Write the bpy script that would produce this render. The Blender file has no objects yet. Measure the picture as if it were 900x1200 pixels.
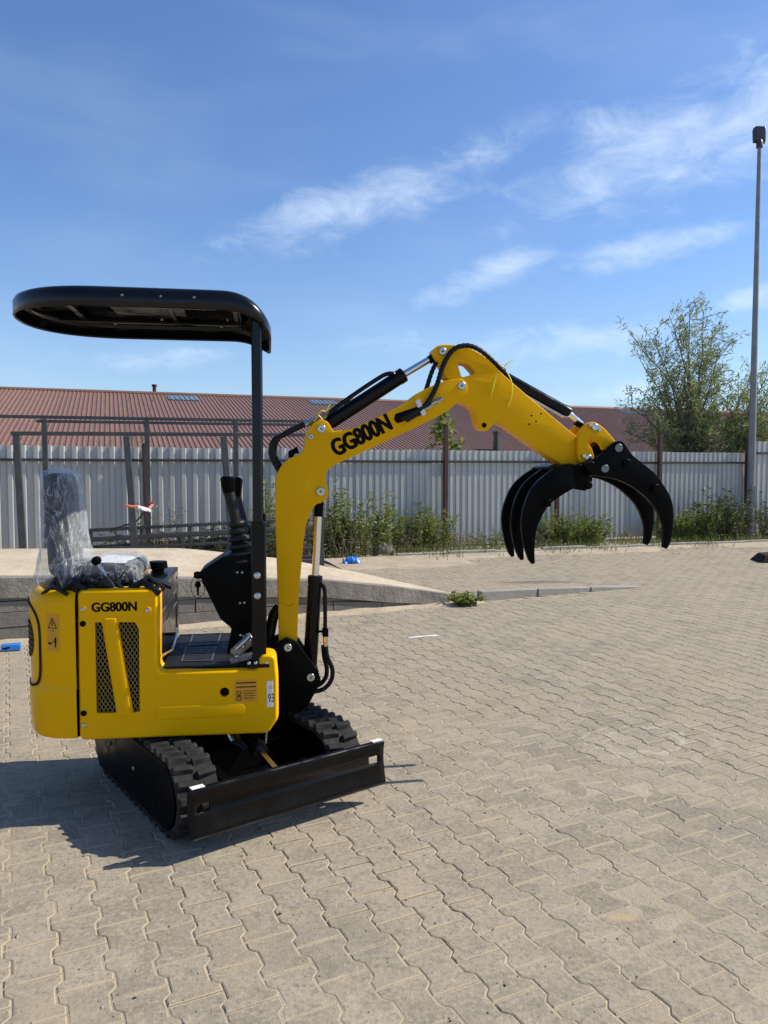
import bpy, bmesh, math, random
import numpy as np
from mathutils import Vector, Matrix
from mathutils.geometry import tessellate_polygon

random.seed(11)
rng = np.random.default_rng(11)
S = bpy.context.scene
COL = S.collection
R = math.radians
PI = math.pi

# ------------------------------------------------------------------ camera, sky, sun, exposure
cam_d = bpy.data.cameras.new('camera')
cam = bpy.data.objects.new('camera', cam_d)
COL.objects.link(cam)
cam_d.sensor_fit = 'VERTICAL'
cam_d.sensor_height = 24.0
cam_d.lens = 18.0
cam_d.clip_start = 0.05
cam_d.clip_end = 3000.0
cam.location = (0, 0, 1.55)
cam.rotation_euler = (R(90) - math.atan(47 / 900), 0, 0)
S.camera = cam

SUN_EL = R(41.5)
SUN_AZ = R(9.8)            # measured from +X towards +Y
SKY_STRENGTH = 0.074
SUN_STRENGTH = 4.6
EXPOSURE = 0.42

W = bpy.data.worlds.new('World')
S.world = W
W.use_nodes = True
nt = W.node_tree
for n in list(nt.nodes):
    nt.nodes.remove(n)
def wn(t, **kw):
    n = nt.nodes.new(t)
    for k, v in kw.items():
        setattr(n, k, v)
    return n
def wmath(op, a, b=None, c=None, clamp=False):
    n = wn('ShaderNodeMath', operation=op)
    n.use_clamp = clamp
    for i, v in enumerate((a, b, c)):
        if v is None:
            continue
        if isinstance(v, (int, float)):
            n.inputs[i].default_value = v
        else:
            nt.links.new(v, n.inputs[i])
    return n.outputs[0]
out = wn('ShaderNodeOutputWorld')
bg = wn('ShaderNodeBackground')
bg.inputs[1].default_value = SKY_STRENGTH
sky = wn('ShaderNodeTexSky', sky_type='NISHITA')
sky.sun_disc = False
sky.sun_elevation = SUN_EL
sky.sun_rotation = R(90) - SUN_AZ
sky.altitude = 100
sky.air_density = 1.15
sky.dust_density = 0.6
sky.ozone_density = 3.2
tc = wn('ShaderNodeTexCoord')
sep = wn('ShaderNodeSeparateXYZ')
nt.links.new(tc.outputs['Generated'], sep.inputs[0])
az = wmath('ARCTAN2', sep.outputs[0], sep.outputs[1])
el = wmath('ARCSINE', sep.outputs[2])
ang = wn('ShaderNodeCombineXYZ')
nt.links.new(az, ang.inputs[0])
nt.links.new(el, ang.inputs[1])
def wmap(loc, rot, scale, kind):
    m = wn('ShaderNodeMapping', vector_type=kind)
    m.inputs['Location'].default_value = (loc[0], loc[1], 0)
    m.inputs['Rotation'].default_value = (0, 0, rot)
    m.inputs['Scale'].default_value = (scale[0], scale[1], 1)
    nt.links.new(ang.outputs[0], m.inputs['Vector'])
    return m.outputs[0]
def wnoise(vec, scale, detail, rough, dist=0.0):
    n = wn('ShaderNodeTexNoise')
    n.inputs['Scale'].default_value = scale
    n.inputs['Detail'].default_value = detail
    n.inputs['Roughness'].default_value = rough
    n.inputs['Distortion'].default_value = dist
    nt.links.new(vec, n.inputs['Vector'])
    return n.outputs[0]
def wramp(v, lo, hi):
    n = wn('ShaderNodeMapRange', interpolation_type='SMOOTHSTEP')
    n.inputs[1].default_value = lo
    n.inputs[2].default_value = hi
    nt.links.new(v, n.inputs[0])
    return n.outputs[0]
fine = wnoise(wmap((0.3, 0.1), R(14), (1.0, 2.1), 'POINT'), 11.0, 9.0, 0.64, 0.5)
streak = wnoise(wmap((1.7, 0.4), R(14), (0.9, 3.0), 'POINT'), 3.0, 4.0, 0.5, 0.3)
# the cirrus bands of the day: (azimuth, elevation, length, thickness, tilt, density)
BANDS = [(-0.04, 0.325, 0.26, 0.060, 17, 0.85), (0.11, 0.378, 0.18, 0.055, 20, 0.75), (0.32, 0.365, 0.24, 0.10, 12, 0.9),
         (0.45, 0.390, 0.26, 0.085, 20, 0.85), (0.13, 0.243, 0.14, 0.032, 20, 0.85), (0.33, 0.264, 0.17, 0.034, 8, 1.0),
         (0.23, 0.160, 0.24, 0.040, 4, 0.8), (-0.27, 0.142, 0.16, 0.026, 6, 0.8), (0.45, 0.205, 0.09, 0.024, 12, 0.7),
         (0.28, 0.096, 0.14, 0.024, 4, 0.8), (0.02, 0.165, 0.16, 0.030, 4, 0.4), (0.80, 0.36, 0.42, 0.12, 16, 0.8),
         (-0.85, 0.30, 0.45, 0.08, 12, 0.5), (1.25, 0.20, 0.4, 0.05, 8, 0.7), (-1.2, 0.16, 0.4, 0.04, 6, 0.6)]
mask = None
for (ba, be, bl, bt, tilt, dens) in BANDS:
    v = wn('ShaderNodeVectorMath', operation='LENGTH')
    nt.links.new(wmap((ba, be), R(tilt), (bl, bt), 'TEXTURE'), v.inputs[0])
    q = wramp(v.outputs['Value'], 1.25, 0.0)
    q = wmath('MULTIPLY', q, dens)
    mask = q if mask is None else wmath('MAXIMUM', mask, q)
tex = wmath('ADD', wmath('MULTIPLY', fine, 0.75), wmath('MULTIPLY', streak, 0.35))
body = wmath('SUBTRACT', wmath('ADD', tex, wmath('MULTIPLY', mask, 0.44)), 0.68)
cl = wramp(body, -0.03, 0.58)
# thin veil everywhere, a little thicker towards the horizon
veil = wmath('MULTIPLY', wramp(streak, 0.42, 0.85), 0.12)
cl = wmath('MAXIMUM', cl, veil)
cl = wmath('MULTIPLY', cl, wramp(sep.outputs[2], 0.0, 0.05))
cl = wmath('MULTIPLY', cl, 0.80)
haze = wmath('MULTIPLY', wmath('POWER', wramp(sep.outputs[2], 0.42, -0.02), 1.9), 0.24)
mix = wn('ShaderNodeMix', data_type='RGBA')
nt.links.new(cl, mix.inputs[0])
tint = wn('ShaderNodeMix', data_type='RGBA', blend_type='MULTIPLY')      # white balance of the sky light
tint.inputs[0].default_value = 1.0
tint.inputs[7].default_value = (1.08, 1.29, 1.62, 1)
nt.links.new(sky.outputs[0], tint.inputs[6])
hz = wn('ShaderNodeMix', data_type='RGBA')                               # pale air low in the sky, all the way round
nt.links.new(haze, hz.inputs[0])
nt.links.new(tint.outputs[2], hz.inputs[6])
hz.inputs[7].default_value = (7.6, 9.6, 11.6, 1)
nt.links.new(hz.outputs[2], mix.inputs[6])
mix.inputs[7].default_value = (9.6, 11.0, 12.6, 1)
nt.links.new(mix.outputs[2], bg.inputs[0])
nt.links.new(bg.outputs[0], out.inputs[0])

sun_d = bpy.data.lights.new('sun', 'SUN')
sun_d.energy = SUN_STRENGTH
sun_d.angle = R(0.53)
sun_d.color = (1.0, 0.925, 0.79)
sun = bpy.data.objects.new('sun', sun_d)
COL.objects.link(sun)
sun.rotation_euler = Vector((math.cos(SUN_AZ) * math.cos(SUN_EL), math.sin(SUN_AZ) * math.cos(SUN_EL), math.sin(SUN_EL))).to_track_quat('Z', 'Y').to_euler()
S.view_settings.view_transform = 'Standard'
S.view_settings.look = 'None'
S.view_settings.gamma = 1.0
S.view_settings.exposure = EXPOSURE
S.view_settings.use_curve_mapping = False
S.render.engine = 'CYCLES'
S.cycles.max_bounces = 6
S.cycles.transparent_max_bounces = 16
S.cycles.use_denoising = True

# ------------------------------------------------------------------ measurements (metres, machine frame X forward / Z up)
P = {
  'boom': [(0.264,0.694),(0.346,0.692),(0.355,0.901),(0.373,1.107),(0.388,1.254),(0.411,1.334),(0.445,1.388),(0.471,1.398),(0.497,1.418),(0.507,1.452),(0.498,1.486),(0.492,1.52),(0.502,1.554),(0.534,1.583),(0.579,1.605),(0.579,1.604),(0.84,1.725),(1.094,1.849),(1.183,1.918),(1.216,1.961),(1.211,2.0),(1.185,2.023),(1.106,2.01),(0.976,1.953),(0.89,1.89),(0.641,1.77),(0.533,1.749),(0.505,1.796),(0.475,1.809),(0.435,1.787),(0.403,1.738),(0.389,1.665),(0.371,1.64),(0.31,1.61),(0.27,1.565),(0.251,1.507),(0.249,1.267),(0.257,0.972),(0.259,0.812)],
  'arm': [(1.172,1.913),(1.138,2.011),(1.107,2.035),(1.094,2.083),(1.047,2.135),(1.045,2.168),(1.073,2.188),(1.137,2.192),(1.238,2.175),(1.34,2.116),(1.409,2.048),(1.653,1.853),(1.816,1.729),(1.885,1.684),(1.907,1.629),(1.872,1.583),(1.815,1.579),(1.735,1.589),(1.428,1.786),(1.376,1.816),(1.356,1.792),(1.33,1.764),(1.295,1.77),(1.279,1.8),(1.253,1.874),(1.206,1.902)],
  'armhole': [(1.171,2.106),(1.221,2.097),(1.264,2.054),(1.193,2.034)],
  'clawR': [(1.831,1.594),(1.909,1.645),(1.969,1.698),(1.991,1.707),(2.013,1.705),(2.027,1.691),(2.068,1.638),(2.127,1.594),(2.201,1.536),(2.247,1.477),(2.284,1.418),(2.3,1.356),(2.3,1.252),(2.285,1.176),(2.27,1.15),(2.253,1.157),(2.256,1.225),(2.243,1.287),(2.205,1.364),(2.145,1.426),(2.071,1.478),(1.983,1.514),(1.861,1.535),(1.832,1.556),(1.818,1.58)],
  'clawL': [(1.725,1.592),(1.679,1.58),(1.595,1.531),(1.533,1.471),(1.492,1.384),(1.476,1.29),(1.491,1.183),(1.516,1.108),(1.534,1.084),(1.546,1.089),(1.543,1.155),(1.548,1.236),(1.57,1.303),(1.618,1.383),(1.681,1.43),(1.737,1.462),(1.755,1.471),(1.743,1.531)],
  'hub': [(1.753,1.593),(1.779,1.586),(1.808,1.579),(1.837,1.548),(1.874,1.524),(1.87,1.496),(1.86,1.469),(1.835,1.454),(1.802,1.459),(1.766,1.466),(1.736,1.538)],
  'link': [(1.812,1.612),(1.806,1.653),(1.805,1.708),(1.818,1.763),(1.853,1.799),(1.89,1.807),(1.941,1.778),(1.978,1.743),(2.007,1.709),(1.972,1.674),(1.943,1.667),(1.928,1.693),(1.898,1.721),(1.876,1.732),(1.859,1.708),(1.854,1.674),(1.866,1.646),(1.878,1.619),(1.863,1.598),(1.834,1.594)],
  'bracket': [(0.259,0.707),(0.297,0.727),(0.347,0.704),(0.448,0.559),(0.465,0.506),(0.405,0.397),(0.362,0.355),(0.236,0.361),(0.178,0.509),(0.188,0.68)],
  'console': [(-0.121,1.058),(-0.004,1.139),(0.159,1.144),(0.198,0.939),(0.205,0.762),(0.163,0.645),(0.016,0.651),(0.033,0.792),(-0.019,0.84)],
  'cover': [(-0.631,0.366),(-0.618,1.025),(-0.6,1.04),(-0.308,1.033),(-0.272,0.99),(-0.276,0.703),(-0.244,0.671),(0.136,0.656),(0.174,0.678),(0.194,0.717),(0.224,0.708),(0.251,0.628),(0.249,0.447),(0.218,0.373),(0.172,0.355)],
  'vent1': [(-0.546,0.891),(-0.517,0.89),(-0.459,0.48),(-0.546,0.484)],
  'vent2': [(-0.449,0.888),(-0.376,0.886),(-0.358,0.851),(-0.361,0.483),(-0.39,0.477)],
  'plugs': [(-0.596,0.885),(-0.6,0.487),(0.009,0.556)],
  'screws': [(-0.595,0.949),(-0.598,0.433),(-0.32,0.938)],
  'oblong': [(-0.294,0.48),(0.104,0.465),(-0.093,0.506),(-0.094,0.435)],
  'txt_body': [(-0.556,0.937),(-0.368,0.932),(-0.555,0.978)],
  'txt_boom': [(0.548,1.618),(0.867,1.777),(0.527,1.711)],
  'label': [(0.055,0.609),(0.157,0.506)],
  'sticker': [(0.208,0.596),(0.249,0.484)],
  'pins_boom': [(0.475,1.763),(0.422,1.723),(0.47,1.452),(1.188,1.987),(1.088,2.158),(0.302,0.681)],
  'pin_low': [(0.414,0.527)],
  'cylA': [(0.445,1.021),(0.415,0.517),(0.474,1.442),(0.462,1.33)],
  'cylB': [(0.511,1.791),(0.9,2.046),(1.103,2.169),(0.479,1.766),(1.056,2.136)],
  'cylC': [(1.426,2.047),(1.784,1.865),(1.927,1.786),(1.871,1.803)],
  'tubeB': [(0.52,1.852),(0.662,1.951),(0.792,2.034),(0.822,2.041),(0.844,2.027)],
  'hoseA': [(0.48,0.977),(0.493,0.95),(0.492,0.719),(0.492,0.688)],
  'hoseA2': [(0.492,0.688),(0.5,0.618),(0.526,0.542),(0.513,0.477),(0.469,0.439),(0.404,0.428)],
  'hoseL': [(0.398,1.788),(0.3,1.739),(0.238,1.702),(0.229,1.63),(0.266,1.554),(0.287,1.499)],
  'hoseT': [(0.872,1.814),(0.937,1.845),(0.998,1.888),(1.05,1.976),(1.087,2.087),(1.137,2.163),(1.201,2.186),(1.265,2.171),(1.332,2.124),(1.4,2.061)],
  'hoseT2': [(1.062,2.107),(1.036,2.047),(1.014,1.978)],
  'hardline': [(0.875,1.82),(0.971,1.859),(1.019,1.894),(1.094,1.925)],
  'pins_arm': [(1.856,1.621),(1.89,1.781),(1.853,1.838),(1.309,1.793)],
  'pins_claw': [(1.994,1.673),(2.037,1.594),(1.921,1.567)],
  'claw_tube': [(2.194,1.466)],
  'armdots': [(1.563,1.841),(1.587,1.811),(1.614,1.851),(1.55,1.797)],
  'lever1': [(0.016,1.517),(0.02,1.458),(0.04,1.374),(0.055,1.302),(0.071,1.226),(0.083,1.12)],
  'lever2': [(0.048,1.511),(0.047,1.433),(0.068,1.346),(0.088,1.267),(0.109,1.206),(0.112,1.105)],
  'seatback': [(-0.819,1.562),(-0.718,1.562),(-0.676,1.459),(-0.67,1.356),(-0.666,1.189),(-0.656,1.072),(-0.838,1.076),(-0.847,1.192),(-0.833,1.48)],
  'seatcush': [(-0.771,1.075),(-0.65,1.168),(-0.41,1.135),(-0.387,1.067),(-0.401,0.975),(-0.714,0.973),(-0.792,0.983)],
  'key': [(-0.124,1.038),(-0.125,1.004),(-0.129,0.95)],
  'posts': [(0.162,2.174),(0.168,0.661)],
  'deck': [(-0.832,0.984),(-0.268,1.078),(-0.247,1.12),(-0.37,1.101)],
  'canopy': [(-0.841,2.201),(0.055,2.346),(0.224,2.221),(0.223,2.083),(-0.553,2.339),(-0.554,2.264),(0.128,2.23)],
  'ped': [(0.052,0.69),(0.139,0.788)],
  'boxfront': [(-0.371,0.989),(0.465,1.006),(0.424,0.67)],
  'pads': [(-0.197,0.325),(-0.05,0.347),(-0.051,0.074),(-0.189,0.056),(-0.201,0.019),(-0.055,0.016),(-0.055,-0.267),(-0.192,-0.264)],
  'handle': [(-0.234,-0.292),(-0.233,-0.068)],
}


# ------------------------------------------------------------------ materials
def new_mat(name):
    m = bpy.data.materials.new(name)
    m.use_nodes = True
    return m, m.node_tree, m.node_tree.nodes['Principled BSDF']
def setp(b, **kw):
    names = dict(rough='Roughness', metal='Metallic', coat='Coat Weight', coat_rough='Coat Roughness', spec='Specular IOR Level', base='Base Color', alpha='Alpha', trans='Transmission Weight')
    for k, v in kw.items():
        b.inputs[names[k]].default_value = v
def node(t, typ, **kw):
    n = t.nodes.new(typ)
    for k, v in kw.items():
        if k.startswith('i_'):
            n.inputs[k[2:].replace('_', ' ')].default_value = v
        else:
            setattr(n, k, v)
    return n
def noise_of(t, scale, detail=4, rough=0.55, vec=None, dist=0.0):
    n = node(t, 'ShaderNodeTexNoise', i_Scale=scale, i_Detail=detail, i_Roughness=rough, i_Distortion=dist)
    if vec is None:
        tcn = node(t, 'ShaderNodeTexCoord')
        vec = tcn.outputs['Object']
    t.links.new(vec, n.inputs['Vector'])
    return n.outputs[0]
def ramp_of(t, v, lo, hi, a=0.0, b=1.0):
    n = node(t, 'ShaderNodeMapRange', interpolation_type='SMOOTHSTEP')
    n.inputs[1].default_value, n.inputs[2].default_value, n.inputs[3].default_value, n.inputs[4].default_value = lo, hi, a, b
    t.links.new(v, n.inputs[0])
    return n.outputs[0]
def mix_of(t, f, a, b, blend='MIX'):
    n = node(t, 'ShaderNodeMix', data_type='RGBA', blend_type=blend)
    for i, v in ((0, f), (6, a), (7, b)):
        if isinstance(v, (tuple, list)):
            n.inputs[i].default_value = (v[0], v[1], v[2], 1)
        elif isinstance(v, (int, float)):
            n.inputs[i].default_value = v
        else:
            t.links.new(v, n.inputs[i])
    return n.outputs[2]
def math_of(t, op, a, b=None, clamp=False):
    n = node(t, 'ShaderNodeMath', operation=op)
    n.use_clamp = clamp
    for i, v in enumerate((a, b)):
        if v is None:
            continue
        if isinstance(v, (int, float)):
            n.inputs[i].default_value = v
        else:
            t.links.new(v, n.inputs[i])
    return n.outputs[0]
def bump_of(t, b, h, strength, dist=0.01):
    n = node(t, 'ShaderNodeBump', i_Strength=strength, i_Distance=dist)
    t.links.new(h, n.inputs['Height'])
    t.links.new(n.outputs[0], b.inputs['Normal'])

def paint(name, c1, c2, rough=0.3, coat=0.0, metal=0.0, scale=3.0, lo=0.35, hi=0.75, bump=0.0, bscale=80.0, dust=None, rvar=0.12, spec=0.5):
    """painted or plain surface: two tones of colour, uneven gloss, optional dust and fine relief"""
    m, t, b = new_mat(name)
    n1 = noise_of(t, scale, 6, 0.6)
    col = mix_of(t, ramp_of(t, n1, lo, hi), c1, c2)
    if dust:
        n2 = noise_of(t, dust[1], 8, 0.7)
        col = mix_of(t, ramp_of(t, n2, dust[2], dust[3], 0, dust[4]), col, dust[0])
    t.links.new(col, b.inputs['Base Color'])
    n3 = noise_of(t, scale * 4, 5, 0.6)
    t.links.new(ramp_of(t, n3, 0.3, 0.75, max(0.02, rough - rvar), rough + rvar), b.inputs['Roughness'])
    setp(b, coat=coat, metal=metal, spec=spec)
    if bump:
        bump_of(t, b, noise_of(t, bscale, 3, 0.5), bump, 0.004)
    return m

M = {}
DUST = (0.30, 0.26, 0.20)
M['yellow'] = paint('yellow_panel_paint', (0.82, 0.420, 0.0), (0.79, 0.400, 0.0), 0.26, 0.0, scale=2.0, dust=((0.40, 0.26, 0.06), 9.0, 0.58, 0.82, 0.16), spec=0.12, bump=0.02, bscale=9)
M['boom'] = paint('yellow_boom_paint', (0.80, 0.410, 0.0), (0.74, 0.378, 0.0), 0.42, 0.0, scale=2.5, dust=((0.36, 0.24, 0.06), 8.0, 0.58, 0.82, 0.18), bump=0.06, bscale=160, spec=0.10)
M['black'] = paint('black_gloss_paint', (0.002, 0.002, 0.0025), (0.004, 0.004, 0.004), 0.22, 0.0, scale=3.0, dust=(DUST, 14.0, 0.62, 0.88, 0.05), spec=0.22)
M['blackm'] = paint('black_satin_paint', (0.0018, 0.0018, 0.002), (0.004, 0.004, 0.004), 0.40, scale=4.0, dust=(DUST, 10.0, 0.64, 0.9, 0.035), spec=0.06)
M['canopy'] = paint('canopy_black', (0.003, 0.0035, 0.005), (0.005, 0.0055, 0.007), 0.2, 0.0, scale=2.0, spec=0.32)
M['rubber'] = paint('track_rubber', (0.016, 0.0155, 0.015), (0.036, 0.034, 0.032), 0.75, scale=12.0, bump=0.3, bscale=70, dust=(DUST, 16.0, 0.55, 0.85, 0.28), spec=0.15)
M['hose'] = paint('hose_rubber', (0.005, 0.005, 0.005), (0.011, 0.011, 0.011), 0.5, scale=20.0, spec=0.25)
M['steel'] = paint('bright_steel', (0.52, 0.52, 0.52), (0.42, 0.42, 0.42), 0.24, metal=1.0, scale=10.0, rvar=0.08)
M['chrome'] = paint('chrome_rod', (0.75, 0.75, 0.76), (0.68, 0.68, 0.70), 0.10, metal=1.0, scale=8.0, rvar=0.05)
M['dullsteel'] = paint('dull_cast_steel', (0.24, 0.24, 0.235), (0.14, 0.14, 0.14), 0.45, metal=0.7, scale=18.0)
M['decal'] = paint('black_lettering', (0.003, 0.003, 0.003), (0.004, 0.004, 0.004), 0.5, spec=0.08)
M['meshm'] = paint('vent_mesh_paint', (0.30, 0.20, 0.03), (0.20, 0.15, 0.05), 0.45, scale=20)
M['white'] = paint('white_sticker', (0.78, 0.78, 0.76), (0.72, 0.72, 0.70), 0.45)
M['labely'] = paint('label_orange', (0.66, 0.29, 0.012), (0.60, 0.27, 0.012), 0.4)
M['mat'] = paint('rubber_floor_mat', (0.009, 0.009, 0.010), (0.018, 0.0175, 0.017), 0.6, scale=9.0, spec=0.2, dust=(DUST, 8.0, 0.55, 0.85, 0.12), bump=0.2, bscale=120)
M['pad'] = paint('tread_pad', (0.016, 0.017, 0.019), (0.028, 0.028, 0.029), 0.5, scale=14.0, spec=0.25)
M['boot'] = paint('lever_rubber_boot', (0.008, 0.008, 0.008), (0.016, 0.016, 0.016), 0.5, scale=14.0, spec=0.3)
M['padedge'] = paint('pad_edge', (0.10, 0.11, 0.12), (0.07, 0.075, 0.08), 0.5, scale=14.0)
M['seat'] = paint('seat_vinyl', (0.020, 0.021, 0.024), (0.032, 0.033, 0.036), 0.6, scale=6.0)
M['paper'] = paint('paper_sheet', (0.70, 0.71, 0.72), (0.66, 0.67, 0.69), 0.7)
M['ziptie'] = paint('yellow_cable_tie', (0.70, 0.66, 0.02), (0.66, 0.62, 0.02), 0.4)
M['rust'] = paint('rusty_red_steel', (0.070, 0.022, 0.016), (0.035, 0.014, 0.011), 0.65, scale=7.0, bump=0.3, bscale=60)
M['rack'] = paint('dark_grey_steel', (0.030, 0.034, 0.038), (0.055, 0.058, 0.060), 0.45, scale=5.0, dust=((0.10, 0.06, 0.04), 9.0, 0.6, 0.85, 0.5))
M['rail'] = paint('dark_fence_rail', (0.030, 0.024, 0.020), (0.05, 0.035, 0.03), 0.6, scale=6.0)
M['tape'] = paint('warning_tape', (0.75, 0.16, 0.06), (0.80, 0.30, 0.18), 0.4)
M['tapew'] = paint('white_tape', (0.82, 0.80, 0.76), (0.78, 0.75, 0.72), 0.4)
M['blue'] = paint('blue_plastic', (0.035, 0.21, 0.62), (0.03, 0.17, 0.52), 0.4, scale=10)
M['pole'] = paint('galvanised_pole', (0.18, 0.185, 0.19), (0.24, 0.245, 0.25), 0.5, metal=0.2, scale=4.0, bump=0.05)
M['lamp'] = paint('lamp_housing', (0.030, 0.032, 0.030), (0.045, 0.045, 0.042), 0.45, scale=6.0)
M['glassd'] = paint('lamp_glass', (0.07, 0.08, 0.07), (0.10, 0.11, 0.10), 0.12)
M['bark'] = paint('bark', (0.11, 0.095, 0.07), (0.17, 0.15, 0.115), 0.85, scale=12, bump=0.5, bscale=40)
M['stem'] = paint('weed_stem', (0.10, 0.12, 0.04), (0.14, 0.11, 0.06), 0.7, scale=15)
M['drystem'] = paint('dry_stem', (0.22, 0.17, 0.10), (0.15, 0.11, 0.07), 0.8, scale=15)
M['roofgap'] = paint('roof_underlay', (0.02, 0.015, 0.014), (0.03, 0.02, 0.02), 0.8)
M['wallb'] = paint('pale_render', (0.42, 0.38, 0.32), (0.36, 0.33, 0.29), 0.85, scale=2.0)
M['skyl'] = paint('skylight_sheet', (0.15, 0.20, 0.235), (0.12, 0.165, 0.20), 0.3, scale=3.0)

def sheet_metal(name, c1, c2, rough, streaks):
    m, t, b = new_mat(name)
    g = node(t, 'ShaderNodeNewGeometry')
    mp = node(t, 'ShaderNodeMapping')
    mp.inputs['Scale'].default_value = (3.0, 3.0, 0.35)
    t.links.new(g.outputs['Position'], mp.inputs[0])
    n1 = noise_of(t, 1.6, 6, 0.65, mp.outputs[0])
    n2 = noise_of(t, 5.0, 6, 0.7, g.outputs['Position'])
    oi = node(t, 'ShaderNodeObjectInfo')
    col = mix_of(t, ramp_of(t, n1, 0.35, 0.7), c1, c2)
    col = mix_of(t, math_of(t, 'MULTIPLY', oi.outputs['Random'], 0.35), col, tuple(x * 0.72 for x in c2))
    col = mix_of(t, ramp_of(t, n2, 0.60, 0.80, 0, streaks), col, (0.20, 0.17, 0.14))
    t.links.new(col, b.inputs['Base Color'])
    setp(b, rough=rough, metal=0.25)
    bump_of(t, b, noise_of(t, 1.1, 2, 0.5, g.outputs['Position']), 0.25, 0.03)
    return m
M['zinc'] = sheet_metal('galvanised_sheet', (0.40, 0.408, 0.392), (0.47, 0.478, 0.458), 0.45, 0.5)
M['roof'] = sheet_metal('red_brown_roof_sheet', (0.222, 0.119, 0.083), (0.265, 0.146, 0.104), 0.6, 0.4)

def concrete(name, c1, c2, c3, scale=3.0, bump=0.35, bscale=45.0, sand=None):
    m, t, b = new_mat(name)
    g = node(t, 'ShaderNodeNewGeometry')
    pos = g.outputs['Position']
    oi = node(t, 'ShaderNodeObjectInfo')
    n1 = noise_of(t, scale, 8, 0.65, pos)
    n2 = noise_of(t, scale * 9, 6, 0.7, pos)
    col = mix_of(t, ramp_of(t, n1, 0.33, 0.68), c1, c2)
    col = mix_of(t, ramp_of(t, n2, 0.55, 0.75, 0, 0.6), col, c3)
    col = mix_of(t, math_of(t, 'MULTIPLY', oi.outputs['Random'], 0.30), col, tuple(x * 0.7 for x in c1))
    if sand:
        sp = node(t, 'ShaderNodeSeparateXYZ')
        t.links.new(g.outputs['Normal'], sp.inputs[0])
        up = ramp_of(t, sp.outputs[2], 0.5, 0.9)
        n4 = noise_of(t, 1.3, 7, 0.6, pos)
        col = mix_of(t, math_of(t, 'MULTIPLY', up, ramp_of(t, n4, 0.25, 0.5)), col, sand)
    t.links.new(col, b.inputs['Base Color'])
    setp(b, rough=0.9, spec=0.25)
    h = math_of(t, 'ADD', noise_of(t, bscale, 6, 0.7, pos), math_of(t, 'MULTIPLY', noise_of(t, bscale / 6, 4, 0.6, pos), 2.0))
    bump_of(t, b, h, bump, 0.012)
    return m
M['sandbed'] = concrete('joint_sand', (0.36, 0.300, 0.212), (0.42, 0.352, 0.255), (0.26, 0.215, 0.155), 5.0, 0.5, 120)
M['soil'] = concrete('sandy_soil', (0.38, 0.315, 0.225), (0.49, 0.41, 0.30), (0.24, 0.19, 0.13), 2.0, 0.7, 60)
M['ramp'] = concrete('ramp_concrete', (0.47, 0.385, 0.275), (0.60, 0.50, 0.365), (0.34, 0.275, 0.195), 1.9, 0.8, 50)
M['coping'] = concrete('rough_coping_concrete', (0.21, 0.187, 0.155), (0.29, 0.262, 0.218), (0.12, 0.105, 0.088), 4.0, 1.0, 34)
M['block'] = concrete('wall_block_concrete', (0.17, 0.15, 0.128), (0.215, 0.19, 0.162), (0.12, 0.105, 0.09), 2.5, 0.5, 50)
M['kerb'] = concrete('kerb_concrete', (0.30, 0.28, 0.24), (0.36, 0.335, 0.29), (0.20, 0.185, 0.155), 3.0, 0.5, 60)

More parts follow.
